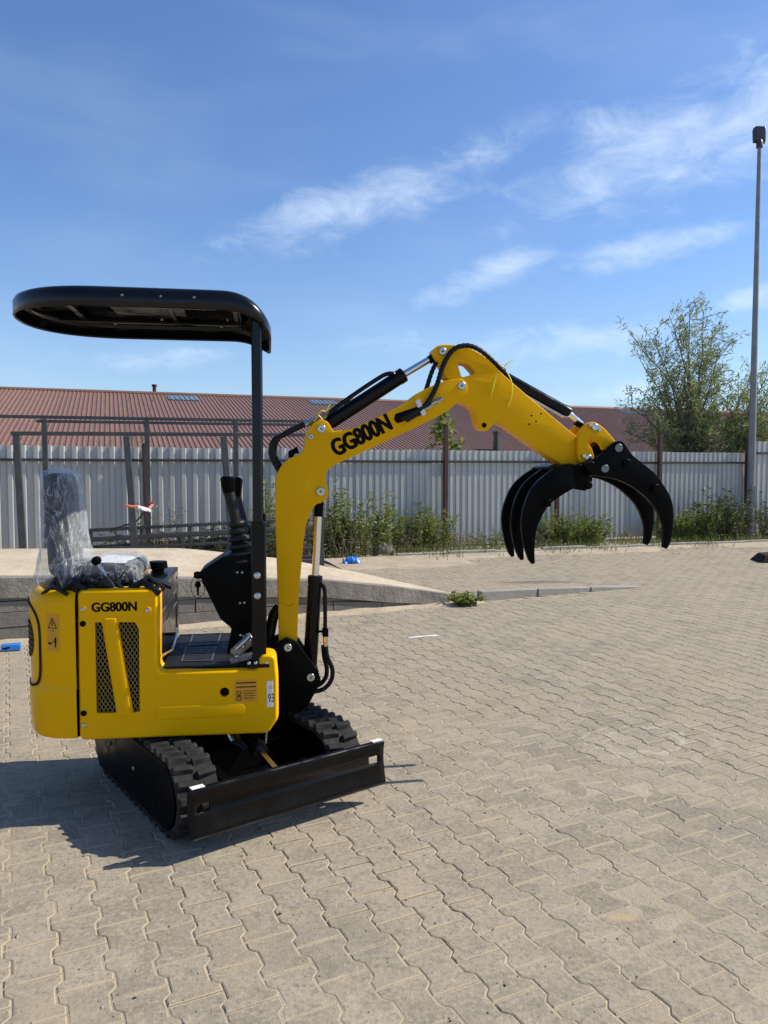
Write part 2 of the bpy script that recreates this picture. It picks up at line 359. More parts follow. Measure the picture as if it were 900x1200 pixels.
def paving_mat():
    m, t, b = new_mat('paver_concrete')
    g = node(t, 'ShaderNodeNewGeometry')
    pos = g.outputs['Position']
    oi = node(t, 'ShaderNodeObjectInfo')
    at = node(t, 'ShaderNodeAttribute', attribute_name='rnd')
    rnd = math_of(t, 'FRACT', math_of(t, 'ADD', math_of(t, 'MULTIPLY', oi.outputs['Random'], 7.3), at.outputs['Fac']))
    big = noise_of(t, 0.55, 6, 0.6, pos)
    mid = noise_of(t, 4.0, 8, 0.68, pos)
    fin = noise_of(t, 55.0, 4, 0.7, pos)
    sc = noise_of(t, 1.7, 9, 0.72, pos, 0.4)
    col = mix_of(t, rnd, (0.240, 0.215, 0.178), (0.338, 0.304, 0.254))
    col = mix_of(t, ramp_of(t, big, 0.36, 0.66), col, (0.335, 0.292, 0.235))
    col = mix_of(t, ramp_of(t, mid, 0.50, 0.72, 0, 0.85), col, (0.195, 0.180, 0.158))
    col = mix_of(t, ramp_of(t, mid, 0.48, 0.30, 0, 0.8), col, (0.39, 0.345, 0.28))
    col = mix_of(t, ramp_of(t, fin, 0.50, 0.68, 0, 0.7), col, (0.15, 0.137, 0.118))
    col = mix_of(t, ramp_of(t, fin, 0.48, 0.30, 0, 0.65), col, (0.46, 0.42, 0.36))
    # drifts of sand
    col = mix_of(t, ramp_of(t, sc, 0.50, 0.66, 0, 0.75), col, (0.365, 0.312, 0.235))
    sm = noise_of(t, 13.0, 8, 0.75, pos, 0.8)
    col = mix_of(t, ramp_of(t, sm, 0.50, 0.66, 0, 0.55), col, (0.20, 0.182, 0.155))
    col = mix_of(t, ramp_of(t, sm, 0.47, 0.34, 0, 0.5), col, (0.40, 0.352, 0.28))
    # small dark stains and light scuffs
    sp1 = noise_of(t, 9.0, 4, 0.6, pos)
    col = mix_of(t, ramp_of(t, sp1, 0.66, 0.76, 0, 0.6), col, (0.10, 0.095, 0.09))
    sp2 = noise_of(t, 3.1, 10, 0.8, pos, 1.0)
    col = mix_of(t, ramp_of(t, sp2, 0.655, 0.72, 0, 0.6), col, (0.46, 0.42, 0.35))
    # marks with a place of their own: dark patches, spilt sand, chalk rings
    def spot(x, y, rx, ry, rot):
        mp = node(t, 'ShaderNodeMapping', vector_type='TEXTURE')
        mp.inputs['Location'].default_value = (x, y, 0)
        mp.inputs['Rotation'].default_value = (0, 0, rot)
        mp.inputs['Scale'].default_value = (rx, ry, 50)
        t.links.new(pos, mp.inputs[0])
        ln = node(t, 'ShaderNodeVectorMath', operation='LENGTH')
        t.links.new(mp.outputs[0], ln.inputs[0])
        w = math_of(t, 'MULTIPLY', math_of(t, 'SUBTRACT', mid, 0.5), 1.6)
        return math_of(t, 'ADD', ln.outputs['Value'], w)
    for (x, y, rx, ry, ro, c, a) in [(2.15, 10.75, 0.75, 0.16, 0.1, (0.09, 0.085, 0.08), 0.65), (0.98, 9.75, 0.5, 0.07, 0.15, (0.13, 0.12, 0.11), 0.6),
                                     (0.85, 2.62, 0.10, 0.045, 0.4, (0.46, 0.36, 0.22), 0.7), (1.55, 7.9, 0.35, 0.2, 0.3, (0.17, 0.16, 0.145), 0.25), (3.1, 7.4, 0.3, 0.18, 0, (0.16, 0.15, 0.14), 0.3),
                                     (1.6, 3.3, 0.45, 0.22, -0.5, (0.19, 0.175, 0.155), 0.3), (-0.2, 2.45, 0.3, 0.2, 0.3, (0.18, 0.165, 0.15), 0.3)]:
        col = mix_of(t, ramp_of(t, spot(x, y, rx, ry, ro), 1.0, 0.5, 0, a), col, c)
    for (x, y, r, c) in [(1.45, 4.40, 0.30, 0.42), (1.50, 4.36, 0.22, 0.35), (1.62, 4.34, 0.36, 0.30)]:
        d = math_of(t, 'ABSOLUTE', math_of(t, 'SUBTRACT', spot(x, y, r, r * 0.75, 0.4), 1.0))
        col = mix_of(t, ramp_of(t, d, 0.10, 0.0, 0, c), col, (0.50, 0.47, 0.42))
    # sand lodged along the worn edges
    ed_ = node(t, 'ShaderNodeAttribute', attribute_name='edge')
    ns = noise_of(t, 6.0, 5, 0.6, pos)
    col = mix_of(t, math_of(t, 'MULTIPLY', ed_.outputs['Fac'], ramp_of(t, ns, 0.34, 0.56, 0.1, 0.9)), col, (0.40, 0.340, 0.25))
    col = mix_of(t, 1.0, col, (1.0, 0.955, 0.86), 'MULTIPLY')
    t.links.new(col, b.inputs['Base Color'])
    setp(b, rough=0.88, spec=0.2)
    h = math_of(t, 'ADD', noise_of(t, 130, 4, 0.7, pos), math_of(t, 'MULTIPLY', mid, 1.5))
    bump_of(t, b, h, 0.45, 0.006)
    return m
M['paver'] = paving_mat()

def leaf_mat(name, c1, c2, c3, trans=0.35):
    m, t, b = new_mat(name)
    at = node(t, 'ShaderNodeAttribute', attribute_name='rnd')
    col = mix_of(t, ramp_of(t, at.outputs['Fac'], 0.0, 0.7), c1, c2)
    col = mix_of(t, ramp_of(t, at.outputs['Fac'], 0.8, 1.0), col, c3)
    t.links.new(col, b.inputs['Base Color'])
    setp(b, rough=0.5, spec=0.35)
    tr = node(t, 'ShaderNodeBsdfTranslucent')
    t.links.new(mix_of(t, 0.5, col, (0.25, 0.32, 0.05), 'MIX'), tr.inputs[0])
    ms = node(t, 'ShaderNodeMixShader')
    ms.inputs[0].default_value = trans
    t.links.new(b.outputs[0], ms.inputs[1])
    t.links.new(tr.outputs[0], ms.inputs[2])
    t.links.new(ms.outputs[0], t.nodes['Material Output'].inputs[0])
    return m
M['willow'] = leaf_mat('willow_leaf', (0.150, 0.180, 0.080), (0.255, 0.275, 0.150), (0.38, 0.38, 0.25), 0.45)
M['weed'] = leaf_mat('weed_leaf', (0.075, 0.108, 0.020), (0.165, 0.195, 0.045), (0.27, 0.24, 0.10), 0.40)
M['bush'] = leaf_mat('bush_leaf', (0.095, 0.130, 0.020), (0.195, 0.225, 0.042), (0.30, 0.27, 0.10), 0.42)
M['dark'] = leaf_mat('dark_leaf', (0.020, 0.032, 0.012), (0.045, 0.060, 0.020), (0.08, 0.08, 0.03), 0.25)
M['grass'] = leaf_mat('grass_blade', (0.060, 0.085, 0.020), (0.120, 0.135, 0.040), (0.24, 0.20, 0.10), 0.3)
M['dry'] = leaf_mat('dry_leaf', (0.20, 0.15, 0.085), (0.27, 0.21, 0.13), (0.33, 0.27, 0.18), 0.2)
M['flower'] = leaf_mat('white_flower', (0.60, 0.60, 0.52), (0.70, 0.70, 0.62), (0.75, 0.75, 0.70), 0.2)

def film_mat():
    m, t, b = new_mat('clear_plastic_film')
    o = t.nodes['Material Output']
    tr = node(t, 'ShaderNodeBsdfTransparent')
    tr.inputs[0].default_value = (0.93, 0.95, 0.97, 1)
    setp(b, rough=0.12, base=(0.75, 0.78, 0.80, 1), spec=0.6)
    tcn = node(t, 'ShaderNodeTexCoord')
    mp = node(t, 'ShaderNodeMapping')
    mp.inputs['Scale'].default_value = (1, 1, 0.35)
    mp.inputs['Rotation'].default_value = (0.2, 0.5, 0)
    t.links.new(tcn.outputs['Object'], mp.inputs[0])
    w1 = noise_of(t, 13, 4, 0.55, mp.outputs[0], 1.0)
    w2 = noise_of(t, 42, 3, 0.6, mp.outputs[0], 0.8)
    bump_of(t, b, math_of(t, 'ADD', w1, math_of(t, 'MULTIPLY', w2, 0.4)), 0.9, 0.02)
    lw = node(t, 'ShaderNodeLayerWeight')
    lw.inputs[0].default_value = 0.35
    rid = math_of(t, 'ABSOLUTE', math_of(t, 'SUBTRACT', w1, 0.5))
    rid2 = math_of(t, 'ABSOLUTE', math_of(t, 'SUBTRACT', w2, 0.5))
    cre = math_of(t, 'ADD', ramp_of(t, rid, 0.022, 0.0, 0.0, 0.30), ramp_of(t, w1, 0.54, 0.74, 0.0, 0.26))
    cre = math_of(t, 'ADD', cre, ramp_of(t, rid2, 0.018, 0.0, 0.0, 0.07))
    f = math_of(t, 'ADD', math_of(t, 'ADD', math_of(t, 'MULTIPLY', lw.outputs['Facing'], 0.30), 0.045), cre, True)
    ms = node(t, 'ShaderNodeMixShader')
    t.links.new(f, ms.inputs[0])
    t.links.new(tr.outputs[0], ms.inputs[1])
    t.links.new(b.outputs[0], ms.inputs[2])
    t.links.new(ms.outputs[0], o.inputs[0])
    return m
M['film'] = film_mat()

# ------------------------------------------------------------------ mesh helpers
def finish(o, mat, parent=None, smooth=38, bevel=0.0, bseg=2):
    me = o.data
    if mat is not None:
        me.materials.clear()
        me.materials.append(mat)
    if smooth and len(me.polygons):
        me.polygons.foreach_set('use_smooth', [True] * len(me.polygons))
        me.set_sharp_from_angle(angle=R(smooth))
    if bevel:
        md = o.modifiers.new('edge', 'BEVEL')
        md.width = bevel
        md.segments = bseg
        md.limit_method = 'ANGLE'
        md.angle_limit = R(50)
    if parent is not None:
        o.parent = parent
    COL.objects.link(o)
    return o
def obj(name, verts, faces, mat, parent=None, smooth=38, bevel=0.0, bseg=2):
    me = bpy.data.meshes.new(name)
    me.from_pydata([tuple(v) for v in verts], [], [tuple(f) for f in faces])
    me.update()
    return finish(bpy.data.objects.new(name, me), mat, parent, smooth, bevel, bseg)
class MB:
    def __init__(s):
        s.v = []; s.f = []
    def add(s, v, f):
        k = len(s.v)
        s.v += [tuple(x) for x in v]
        s.f += [tuple(i + k for i in q) for q in f]
        return s
    def box(s, lo, hi, mtx=None):
        x0, y0, z0 = lo; x1, y1, z1 = hi
        v = [Vector(p) for p in ((x0, y0, z0), (x1, y0, z0), (x1, y1, z0), (x0, y1, z0), (x0, y0, z1), (x1, y0, z1), (x1, y1, z1), (x0, y1, z1))]
        if mtx is not None:
            v = [mtx @ p for p in v]
        return s.add(v, [(0, 3, 2, 1), (4, 5, 6, 7), (0, 1, 5, 4), (1, 2, 6, 5), (2, 3, 7, 6), (3, 0, 4, 7)])
    def bar(s, a, b, w, h=None, up=(0, 0, 1)):
        """square bar between two points"""
        a = Vector(a); b = Vector(b); h = h or w
        d = (b - a).normalized()
        u = Vector(up)
        if abs(d.dot(u)) > 0.95:
            u = Vector((1, 0, 0))
        x = d.cross(u).normalized(); y = x.cross(d)
        v = [p + x * sx * w / 2 + y * sy * h / 2 for p in (a, b) for sx, sy in ((-1, -1), (1, -1), (1, 1), (-1, 1))]
        return s.add(v, [(0, 1, 2, 3), (7, 6, 5, 4), (0, 4, 5, 1), (1, 5, 6, 2), (2, 6, 7, 3), (3, 7, 4, 0)])
    def tube(s, path, r, n=10, caps=True):
        P_ = [Vector(p) for p in path]
        rs = r if isinstance(r, (list, tuple)) else [r] * len(P_)
        d0 = (P_[1] - P_[0]).normalized()
        u = Vector((0, 0, 1)) if abs(d0.z) < 0.9 else Vector((1, 0, 0))
        x = d0.cross(u).normalized()
        v = []; f = []
        for i, p in enumerate(P_):
            d = (P_[min(i + 1, len(P_) - 1)] - P_[max(i - 1, 0)]).normalized()
            x = (x - d * x.dot(d)).normalized()
            y = d.cross(x)
            for k in range(n):
                a = 2 * PI * k / n
                v.append(p + (x * math.cos(a) + y * math.sin(a)) * rs[i])
        for i in range(len(P_) - 1):
            for k in range(n):
                k2 = (k + 1) % n
                f.append((i * n + k, i * n + k2, (i + 1) * n + k2, (i + 1) * n + k))
        if caps:
            f.append(tuple(range(n - 1, -1, -1)))
            f.append(tuple((len(P_) - 1) * n + k for k in range(n)))
        return s.add(v, f)
    def cyl(s, a, b, r, n=20, r2=None):
        return s.tube([a, b], [r, r if r2 is None else r2], n)
    def dome(s, c, axis, r, h, n=14):
        """bolt or button head: a low dome standing on c along axis"""
        c = Vector(c); ax = Vector(axis).normalized()
        return s.tube([c, c + ax * h * 0.55, c + ax * h * 0.9, c + ax * h], [r, r, r * 0.72, r * 0.30], n)
    def prism(s, poly, y0, y1):
        """polygon in X,Z pushed along Y"""
        n = len(poly)
        v = [(p[0], y0, p[1]) for p in poly] + [(p[0], y1, p[1]) for p in poly]
        return s.add(v, [tuple(range(n)), tuple(range(2 * n - 1, n - 1, -1))] + [(i, i + n, (i + 1) % n + n, (i + 1) % n) for i in range(n)])
    def build(s, name, mat, parent=None, smooth=38, bevel=0.0, bseg=2):
        return obj(name, s.v, s.f, mat, parent, smooth, bevel, bseg)

def spline(pts, closed=False, step=6, corner=58):
    """Catmull-Rom through the points, keeping sharp turns sharp"""
    Q = [Vector(p) for p in pts]
    n = len(Q)
    out_ = []
    rngi = range(n) if closed else range(n - 1)
    def is_corner(i):
        if not closed and (i == 0 or i == n - 1):
            return True
        a = Q[i] - Q[i - 1]; b = Q[(i + 1) % n] - Q[i]
        return a.length > 1e-6 and b.length > 1e-6 and a.angle(b) > R(corner)
    cn = [is_corner(i) for i in range(n)]
    for i in rngi:
        p1 = Q[i]; p2 = Q[(i + 1) % n]
        p0 = p1 + (p1 - p2) if cn[i] else Q[i - 1]
        p3 = p2 + (p2 - p1) if cn[(i + 1) % n] else Q[(i + 2) % n]
        # centripetal-ish tangents limited to the segment length
        L_ = (p2 - p1).length
        def tan(a, b):
            t_ = b - a
            return t_.normalized() * L_ if t_.length > 1e-9 else p2 - p1
        t1 = (p2 - p1) if cn[i] else tan(p0, p2)
        t2 = (p2 - p1) if cn[(i + 1) % n] else tan(p1, p3)
        for k in range(step):
            u = k / step
            h1 = 2 * u ** 3 - 3 * u ** 2 + 1; h2 = u ** 3 - 2 * u ** 2 + u; h3 = -2 * u ** 3 + 3 * u ** 2; h4 = u ** 3 - u ** 2
            out_.append(p1 * h1 + t1 * h2 + p2 * h3 + t2 * h4)
    if not closed:
        out_.append(Q[-1])
    return out_
def area2(p):
    return sum(p[i][0] * p[(i + 1) % len(p)][1] - p[(i + 1) % len(p)][0] * p[i][1] for i in range(len(p)))
def inset(poly, d):
    """mitred inset of a closed 2-D polygon (negative grows it)"""
    n = len(poly)
    sgn = 1 if area2(poly) > 0 else -1
    o = []
    for i in range(n):
        a = Vector(poly[i - 1][:2]); b = Vector(poly[i][:2]); c = Vector(poly[(i + 1) % n][:2])
        e1 = (b - a); e2 = (c - b)
        if e1.length < 1e-9 or e2.length < 1e-9:
            o.append(b); continue
        n1 = Vector((-e1.y, e1.x)).normalized() * sgn; n2 = Vector((-e2.y, e2.x)).normalized() * sgn
        m_ = n1 + n2
        k = d / max(0.35, 0.5 * m_.length_squared)
        o.append(b + m_ * 0.5 * k * (1.0 if m_.length > 1e-6 else 0))
    return o
def plate(name, outline, y0, y1, mat, parent=None, bevel=0.003, holes=(), bres=2, smooth=38):
    """a solid plate cut to an outline in X,Z, between two Y planes, with rounded edges and real holes"""
    cu = bpy.data.curves.new(name, 'CURVE')
    cu.dimensions = '2D'
    cu.fill_mode = 'BOTH'
    th = abs(y1 - y0) / 2
    bevel = min(bevel, th * 0.95)
    cu.extrude = th - bevel
    cu.bevel_depth = bevel
    cu.bevel_resolution = bres
    for k, pl_ in enumerate([outline] + list(holes)):
        q = inset([tuple(p[:2]) for p in pl_], bevel if k == 0 else -bevel)
        sp = cu.splines.new('POLY')
        sp.points.add(len(q) - 1)
        for i, p in enumerate(q):
            sp.points[i].co = (p[0], p[1], 0, 1)
        sp.use_cyclic_u = True
    tmp = bpy.data.objects.new('tmp', cu)
    me = bpy.data.meshes.new_from_object(tmp)
    bpy.data.objects.remove(tmp)
    bpy.data.curves.remove(cu)
    me.name = name
    ym = (y0 + y1) / 2
    for v in me.vertices:
        x, z, t_ = v.co
        v.co = (x, ym - t_, z)
    bm = bmesh.new(); bm.from_mesh(me)
    bmesh.ops.remove_doubles(bm, verts=bm.verts, dist=1e-5)
    bmesh.ops.recalc_face_normals(bm, faces=bm.faces)
    bm.to_mesh(me); bm.free()
    return finish(bpy.data.objects.new(name, me), mat, parent, smooth)
def circle(cx, cz, r, n=24, sx=1.0):
    return [(cx + r * sx * math.cos(2 * PI * k / n), cz + r * math.sin(2 * PI * k / n)) for k in range(n)]
def lettering(text, name, width, height, mtx, mat, parent, bold=0.02, th=0.0006):
    """flat printed letters, lifted half a millimetre off the surface"""
    cu = bpy.data.curves.new(name, 'FONT')
    cu.body = text
    cu.size = 1.0
    cu.offset = min(bold, 0.018)
    cu.extrude = 0.0
    tmp = bpy.data.objects.new('tmp', cu)
    me = bpy.data.meshes.new_from_object(tmp)
    bpy.data.objects.remove(tmp)
    bpy.data.curves.remove(cu)
    me.name = name
    xs = [v.co.x for v in me.vertices]; ys = [v.co.y for v in me.vertices]
    x0, x1, y0, y1 = min(xs), max(xs), min(ys), max(ys)
    src = [Vector(((v.co.x - x0) / (x1 - x0) * width, (v.co.y - y0) / (y1 - y0) * height, th)) for v in me.vertices]
    polys = [tuple(p.vertices) for p in me.polygons]
    vs = []; fs = []
    # heavier strokes: the same letters printed again a hair to each side
    shifts = [(0, 0)] if bold < 0.018 else [(0, 0), (-1, 0.4), (1, -0.4), (-0.5, -0.5), (0.5, 0.5)]
    for k, (a, b) in enumerate(shifts):
        o_ = len(vs)
        vs += [mtx @ (p + Vector((a * bold * height, b * bold * height * 0.7, 0.00004 * k))) for p in src]
        fs += [tuple(i + o_ for i in q) for q in polys]
    bpy.data.meshes.remove(me)
    me = bpy.data.meshes.new(name)
    me.from_pydata([tuple(v) for v in vs], [], fs)
    me.update()
    return finish(bpy.data.objects.new(name, me), mat, parent, 0)
def face_y(x, y, z, rot=0.0):
    """frame for flat print on a face looking along -Y"""
    return Matrix.Translation((x, y, z)) @ Matrix.Rotation(-rot, 4, 'Y') @ Matrix(((1, 0, 0, 0), (0, 0, -1, 0), (0, 1, 0, 0), (0, 0, 0, 1)))
def empty(name, loc=(0, 0, 0), rz=0.0):
    o = bpy.data.objects.new(name, None)
    o.location = loc
    o.rotation_euler = (0, 0, rz)
    o.empty_display_size = 0.2
    COL.objects.link(o)
    return o
def tag(o, label=None, cat=None, group=None, kind=None):
    for k, v in (('label', label), ('category', cat), ('group', group), ('kind', kind)):
        if v:
            o[k] = v
    return o
def copy_tree(o, parent=None):
    c = o.copy()
    COL.objects.link(c)
    if parent is not None:
        c.parent = parent
    for ch in list(o.children):
        copy_tree(ch, c)
    return c
def leaves(name, pos, dirs, length, width, mat, parent=None, rnd=None, bend=0.15):
    """many small two-piece leaves: arrays of base points and directions"""
    pos = np.asarray(pos, float); d = np.asarray(dirs, float)
    n = len(pos)
    d /= np.linalg.norm(d, axis=1, keepdims=True) + 1e-9
    q = rng.normal(size=(n, 3))
    s = np.cross(d, q); s /= np.linalg.norm(s, axis=1, keepdims=True) + 1e-9
    nn = np.cross(s, d)
    L_ = np.broadcast_to(np.asarray(length, float), (n,))[:, None]
    w = np.broadcast_to(np.asarray(width, float), (n,))[:, None]
    a = pos
    m_ = pos + d * L_ * 0.45 + nn * L_ * bend * 0.5
    tip = pos + d * L_
    v = np.stack([a, m_ - s * w / 2, tip, m_ + s * w / 2], 1).reshape(-1, 3)
    me = bpy.data.meshes.new(name)
    me.vertices.add(4 * n); me.loops.add(4 * n); me.polygons.add(n)
    me.vertices.foreach_set('co', v.ravel())
    me.loops.foreach_set('vertex_index', np.arange(4 * n))
    me.polygons.foreach_set('loop_start', np.arange(0, 4 * n, 4))
    me.polygons.foreach_set('loop_total', np.full(n, 4))
    me.update(calc_edges=True)
    me.polygons.foreach_set('use_smooth', [False] * n)
    at = me.attributes.new('rnd', 'FLOAT', 'FACE')
    at.data.foreach_set('value', (rng.random(n) if rnd is None else np.asarray(rnd)).astype(np.float32))
    return finish(bpy.data.objects.new(name, me), mat, parent, 0)

# ================================================================== THE GROUND
g = obj('ground', [(-900, -60, -0.016), (900, -60, -0.016), (900, 1500, -0.016), (-900, 1500, -0.016)], [(0, 1, 2, 3)], M['soil'], None, 0)
tag(g, 'bare sandy ground around the yard reaching to the horizon', None, kind='structure')

RU = R(26.5)
RDIR = Vector((math.cos(RU), math.sin(RU), 0)); RNRM = Vector((-math.sin(RU), math.cos(RU), 0))
RQ = Vector((-0.47, 8.397, 0))
FANG = R(19.5)
FDIR = Vector((math.cos(FANG), math.sin(FANG), 0)); FN = Vector((math.sin(FANG), -math.cos(FANG), 0))   # FN faces the yard
FP = Vector((2.5, 16.4, 0))
KERB_OFF = 1.65

# ---- paving: interlocking wave-sided concrete blocks
PU = Vector((0.44, -0.898)); PV = Vector((0.898, 0.44))
LP, WP, AM = 0.2, 0.143, 0.0115
def paver_outline(sh):
    hi, lo = WP / 2 + AM - sh, WP / 2 - AM - sh
    e = LP / 2 - sh
    s1 = [(-e, hi), (-0.062, hi), (-0.038, lo), (0.038, lo), (0.062, hi), (e, hi)]
    return s1 + [(x, -y) for x, y in reversed(s1)]
rot = np.array([[PU.x, PV.x, 0], [PU.y, PV.y, 0], [0, 0, 1]])
def paver_geo(seed, cuts, jit):
    """one block: worn irregular outline, softened top edge, side walls"""
    r2 = np.random.default_rng(seed)
    ol, il = paver_outline(0.0024), paver_outline(0.0070)
    o_, i_ = [], []
    n = len(ol)
    for k in range(n):
        for c in range(cuts):
            t_ = c / cuts
            p = np.array(ol[k]) * (1 - t_) + np.array(ol[(k + 1) % n]) * t_
            q = np.array(il[k]) * (1 - t_) + np.array(il[(k + 1) % n]) * t_
            o_.append(p + r2.normal(size=2) * jit * 0.5)
            q = q + r2.normal(size=2) * jit
            if r2.random() < 0.06:
                q = q * (1 - 0.05 * r2.random())           # a chipped edge
            i_.append(q)
    n = len(o_)
    # the straight ends stand a little further apart than the waved sides
    o_ = [np.array([q[0] * 0.985, q[1]]) for q in o_]; i_ = [np.array([q[0] * 0.985, q[1]]) for q in i_]
    v = np.array([(x, y, 0.0) for x, y in i_] + [(x, y, -0.0026) for x, y in o_] + [(x, y, -0.014) for x, y in o_]) @ rot.T
    f = [tuple(range(n))]
    for r_ in range(2):
        for i in range(n):
            j = (i + 1) % n
            f.append((r_ * n + i, (r_ + 1) * n + i, (r_ + 1) * n + j, r_ * n + j))
    top = v[:n]
    if sum(top[i][0] * top[(i + 1) % n][1] - top[(i + 1) % n][0] * top[i][1] for i in range(n)) < 0:
        f = [tuple(reversed(q)) for q in f]
    return v, f
cent = []
for c in range(-130, 165):
    for r_ in range(-110, 60):
        p = PV * (c * WP) + PU * (r_ * LP + (c % 2) * LP / 2) + Vector((0.03, 0.02))
        x, y = p.x, p.y
        if y < 0.7 or abs(x) > 0.62 * y + 2.2 or x < -8.5 or x > 11.5:
            continue
        q = Vector((x, y, 0))
        if (q - FP).dot(FN) < KERB_OFF + 0.12:
            continue
        rr = (q - RQ).dot(RDIR); rn = (q - RQ).dot(RNRM)
        if rn > -0.10 and rr < 1.75 and (rn < 2.2 - 1.0 * max(0, rr) or x < -1.0):
            continue
        if abs(rn) < 0.13 and 1.75 <= rr < 4.3:
            continue
        cent.append((x, y))
cent = np.array(cent)
f_ = 900.0 / cent[:, 1]
px = 450 + cent[:, 0] * f_; py = 553 + 1.55 * f_
area = np.where((px > -40) & (px < 940) & (py < 1240), f_ ** 3, 0)
# not those under or behind the machine
hid = (px > 60) & (px < 330) & (py > 640) & (py < 960)
area[hid] = 0
order = np.argsort(-area)
big = order[:300]; rest = order[300:]
def vnoise(X, Y, cell, seed):
    r2 = np.random.default_rng(seed); G = r2.random((256, 256))
    fx, fy = X / cell + 100, Y / cell + 100
    ix, iy = np.floor(fx).astype(int), np.floor(fy).astype(int)
    u, w = fx - ix, fy - iy
    u = u * u * (3 - 2 * u); w = w * w * (3 - 2 * w)
    g = lambda a, b: G[(ix + a) % 256, (iy + b) % 256]
    return (g(0, 0) * (1 - u) + g(1, 0) * u) * (1 - w) + (g(0, 1) * (1 - u) + g(1, 1) * u) * w
gx, gy = np.meshgrid(np.linspace(-9, 12, 330), np.linspace(0.4, 17.6, 290), indexing='ij')
fillh = 0.55 * vnoise(gx, gy, 0.9, 1) + 0.30 * vnoise(gx, gy, 0.27, 2) + 0.15 * vnoise(gx, gy, 0.10, 3)
gz = -0.0062 + 0.0052 * np.clip((fillh - 0.25) * 1.9, 0, 1)
gz = gz - 0.0022 * np.clip((gy - 3.6) / 2.5, 0, 1)
bv = np.stack([gx, gy, gz], -1).reshape(-1, 3)
nx_, ny_ = gx.shape
bf = [(i * ny_ + j, (i + 1) * ny_ + j, (i + 1) * ny_ + j + 1, i * ny_ + j + 1) for i in range(nx_ - 1) for j in range(ny_ - 1)]
# the sand bed ends under the fence kerb
keep = (gx.ravel() * FN.x + gy.ravel() * FN.y - FP.dot(FN)) > KERB_OFF - 0.2
bf = [q for q in bf if keep[q[0]] and keep[q[2]]]
bed = obj('paving', bv, bf, M['sandbed'], None, 60)
tag(bed, 'yard paved with grey wave-sided interlocking concrete blocks', None, kind='structure')
pmes = []
for k in range(8):
    v, f = paver_geo(20 + k, 2, 0.0009)
    pme = bpy.data.meshes.new('paver')
    pme.from_pydata([tuple(q) for q in v], [], f)
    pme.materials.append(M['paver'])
    n_ = (len(f) - 1) // 2
    pme.attributes.new('edge', 'FLOAT', 'FACE').data.foreach_set('value', np.array([0.0] + [1.0] * n_ + [0.6] * n_, dtype=np.float32))
    pmes.append(pme)
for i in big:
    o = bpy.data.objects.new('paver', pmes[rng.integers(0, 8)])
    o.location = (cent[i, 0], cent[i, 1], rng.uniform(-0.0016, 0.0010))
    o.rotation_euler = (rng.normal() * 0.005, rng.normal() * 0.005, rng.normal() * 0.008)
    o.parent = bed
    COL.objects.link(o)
Eg = []; Vs = []; Ls = []; Ss = []; Ts = []; Rn = []; vo = 0; lo_ = 0
kinds = rng.integers(0, 5, len(rest))
for k in range(5):
    bv_, bf_ = paver_geo(60 + k, 1, 0.0008)
    idx = rest[kinds == k]; nr = len(idx); nv = len(bv_)
    C3 = np.concatenate([cent[idx], rng.uniform(-0.0016, 0.0008, (nr, 1))], 1)
    tilt = rng.normal(size=(nr, 2)) * 0.004
    V = bv_[None] + C3[:, None]
    V[:, :, 2] += bv_[None, :, 0] * tilt[:, None, 0] + bv_[None, :, 1] * tilt[:, None, 1]
    lens = np.array([len(q) for q in bf_]); flat = np.concatenate([np.array(q) for q in bf_])
    st = np.concatenate([[0], np.cumsum(lens)[:-1]])
    Vs.append(V.reshape(-1, 3)); Ls.append((flat[None] + (np.arange(nr) * nv)[:, None]).ravel() + vo)
    Ss.append((st[None] + (np.arange(nr) * len(flat))[:, None]).ravel() + lo_); Ts.append(np.tile(lens, nr)); Rn.append(np.repeat(rng.random(nr), len(lens)))
    n_ = (len(bf_) - 1) // 2
    Eg.append(np.tile(np.array([0.0] + [1.0] * n_ + [0.6] * n_), nr))
    vo += nr * nv; lo_ += nr * len(flat)
V = np.concatenate(Vs); L = np.concatenate(Ls); St = np.concatenate(Ss); T = np.concatenate(Ts)
me = bpy.data.meshes.new('paver')
me.vertices.add(len(V)); me.loops.add(len(L)); me.polygons.add(len(T))
me.vertices.foreach_set('co', V.ravel())
me.loops.foreach_set('vertex_index', L)
me.polygons.foreach_set('loop_start', St)
me.polygons.foreach_set('loop_total', T)
me.update(calc_edges=True)
me.polygons.foreach_set('use_smooth', [False] * len(T))
at = me.attributes.new('rnd', 'FLOAT', 'FACE')
at.data.foreach_set('value', np.concatenate(Rn).astype(np.float32))
me.attributes.new('edge', 'FLOAT', 'FACE').data.foreach_set('value', np.concatenate(Eg).astype(np.float32))
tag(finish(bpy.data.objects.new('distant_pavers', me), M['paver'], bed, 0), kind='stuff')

# ---- grit, chips and crumbs lying on the blocks
def crumbs(name, n, size, mat, label, area_fn):
    mb_v = []; mb_f = []
    tet = np.array([(1, 0, -0.3), (-0.5, 0.87, -0.3), (-0.5, -0.87, -0.3), (0.1, 0.1, 0.7)])
    for k in range(n):
        x, y = area_fn()
        s = size * rng.uniform(0.4, 1.6)
        a = rng.uniform(0, 6.28)
        rm = np.array([[math.cos(a), -math.sin(a), 0], [math.sin(a), math.cos(a), 0], [0, 0, 0.6]])
        v = (tet * rng.uniform(0.6, 1.3, (4, 3)) * s) @ rm.T + np.array([x, y, 0.15 * s + 0.0005])
        b_ = len(mb_v)
        mb_v += [tuple(q) for q in v]
        mb_f += [(b_, b_ + 2, b_ + 1), (b_, b_ + 1, b_ + 3), (b_ + 1, b_ + 2, b_ + 3), (b_ + 2, b_, b_ + 3)]
    tag(obj(name, mb_v, mb_f, mat, None, 0), label, None, kind='stuff')
def yard():
    y = 1.6 + 7.0 * rng.random() ** 1.6
    return rng.uniform(-0.62, 0.62) * y, y
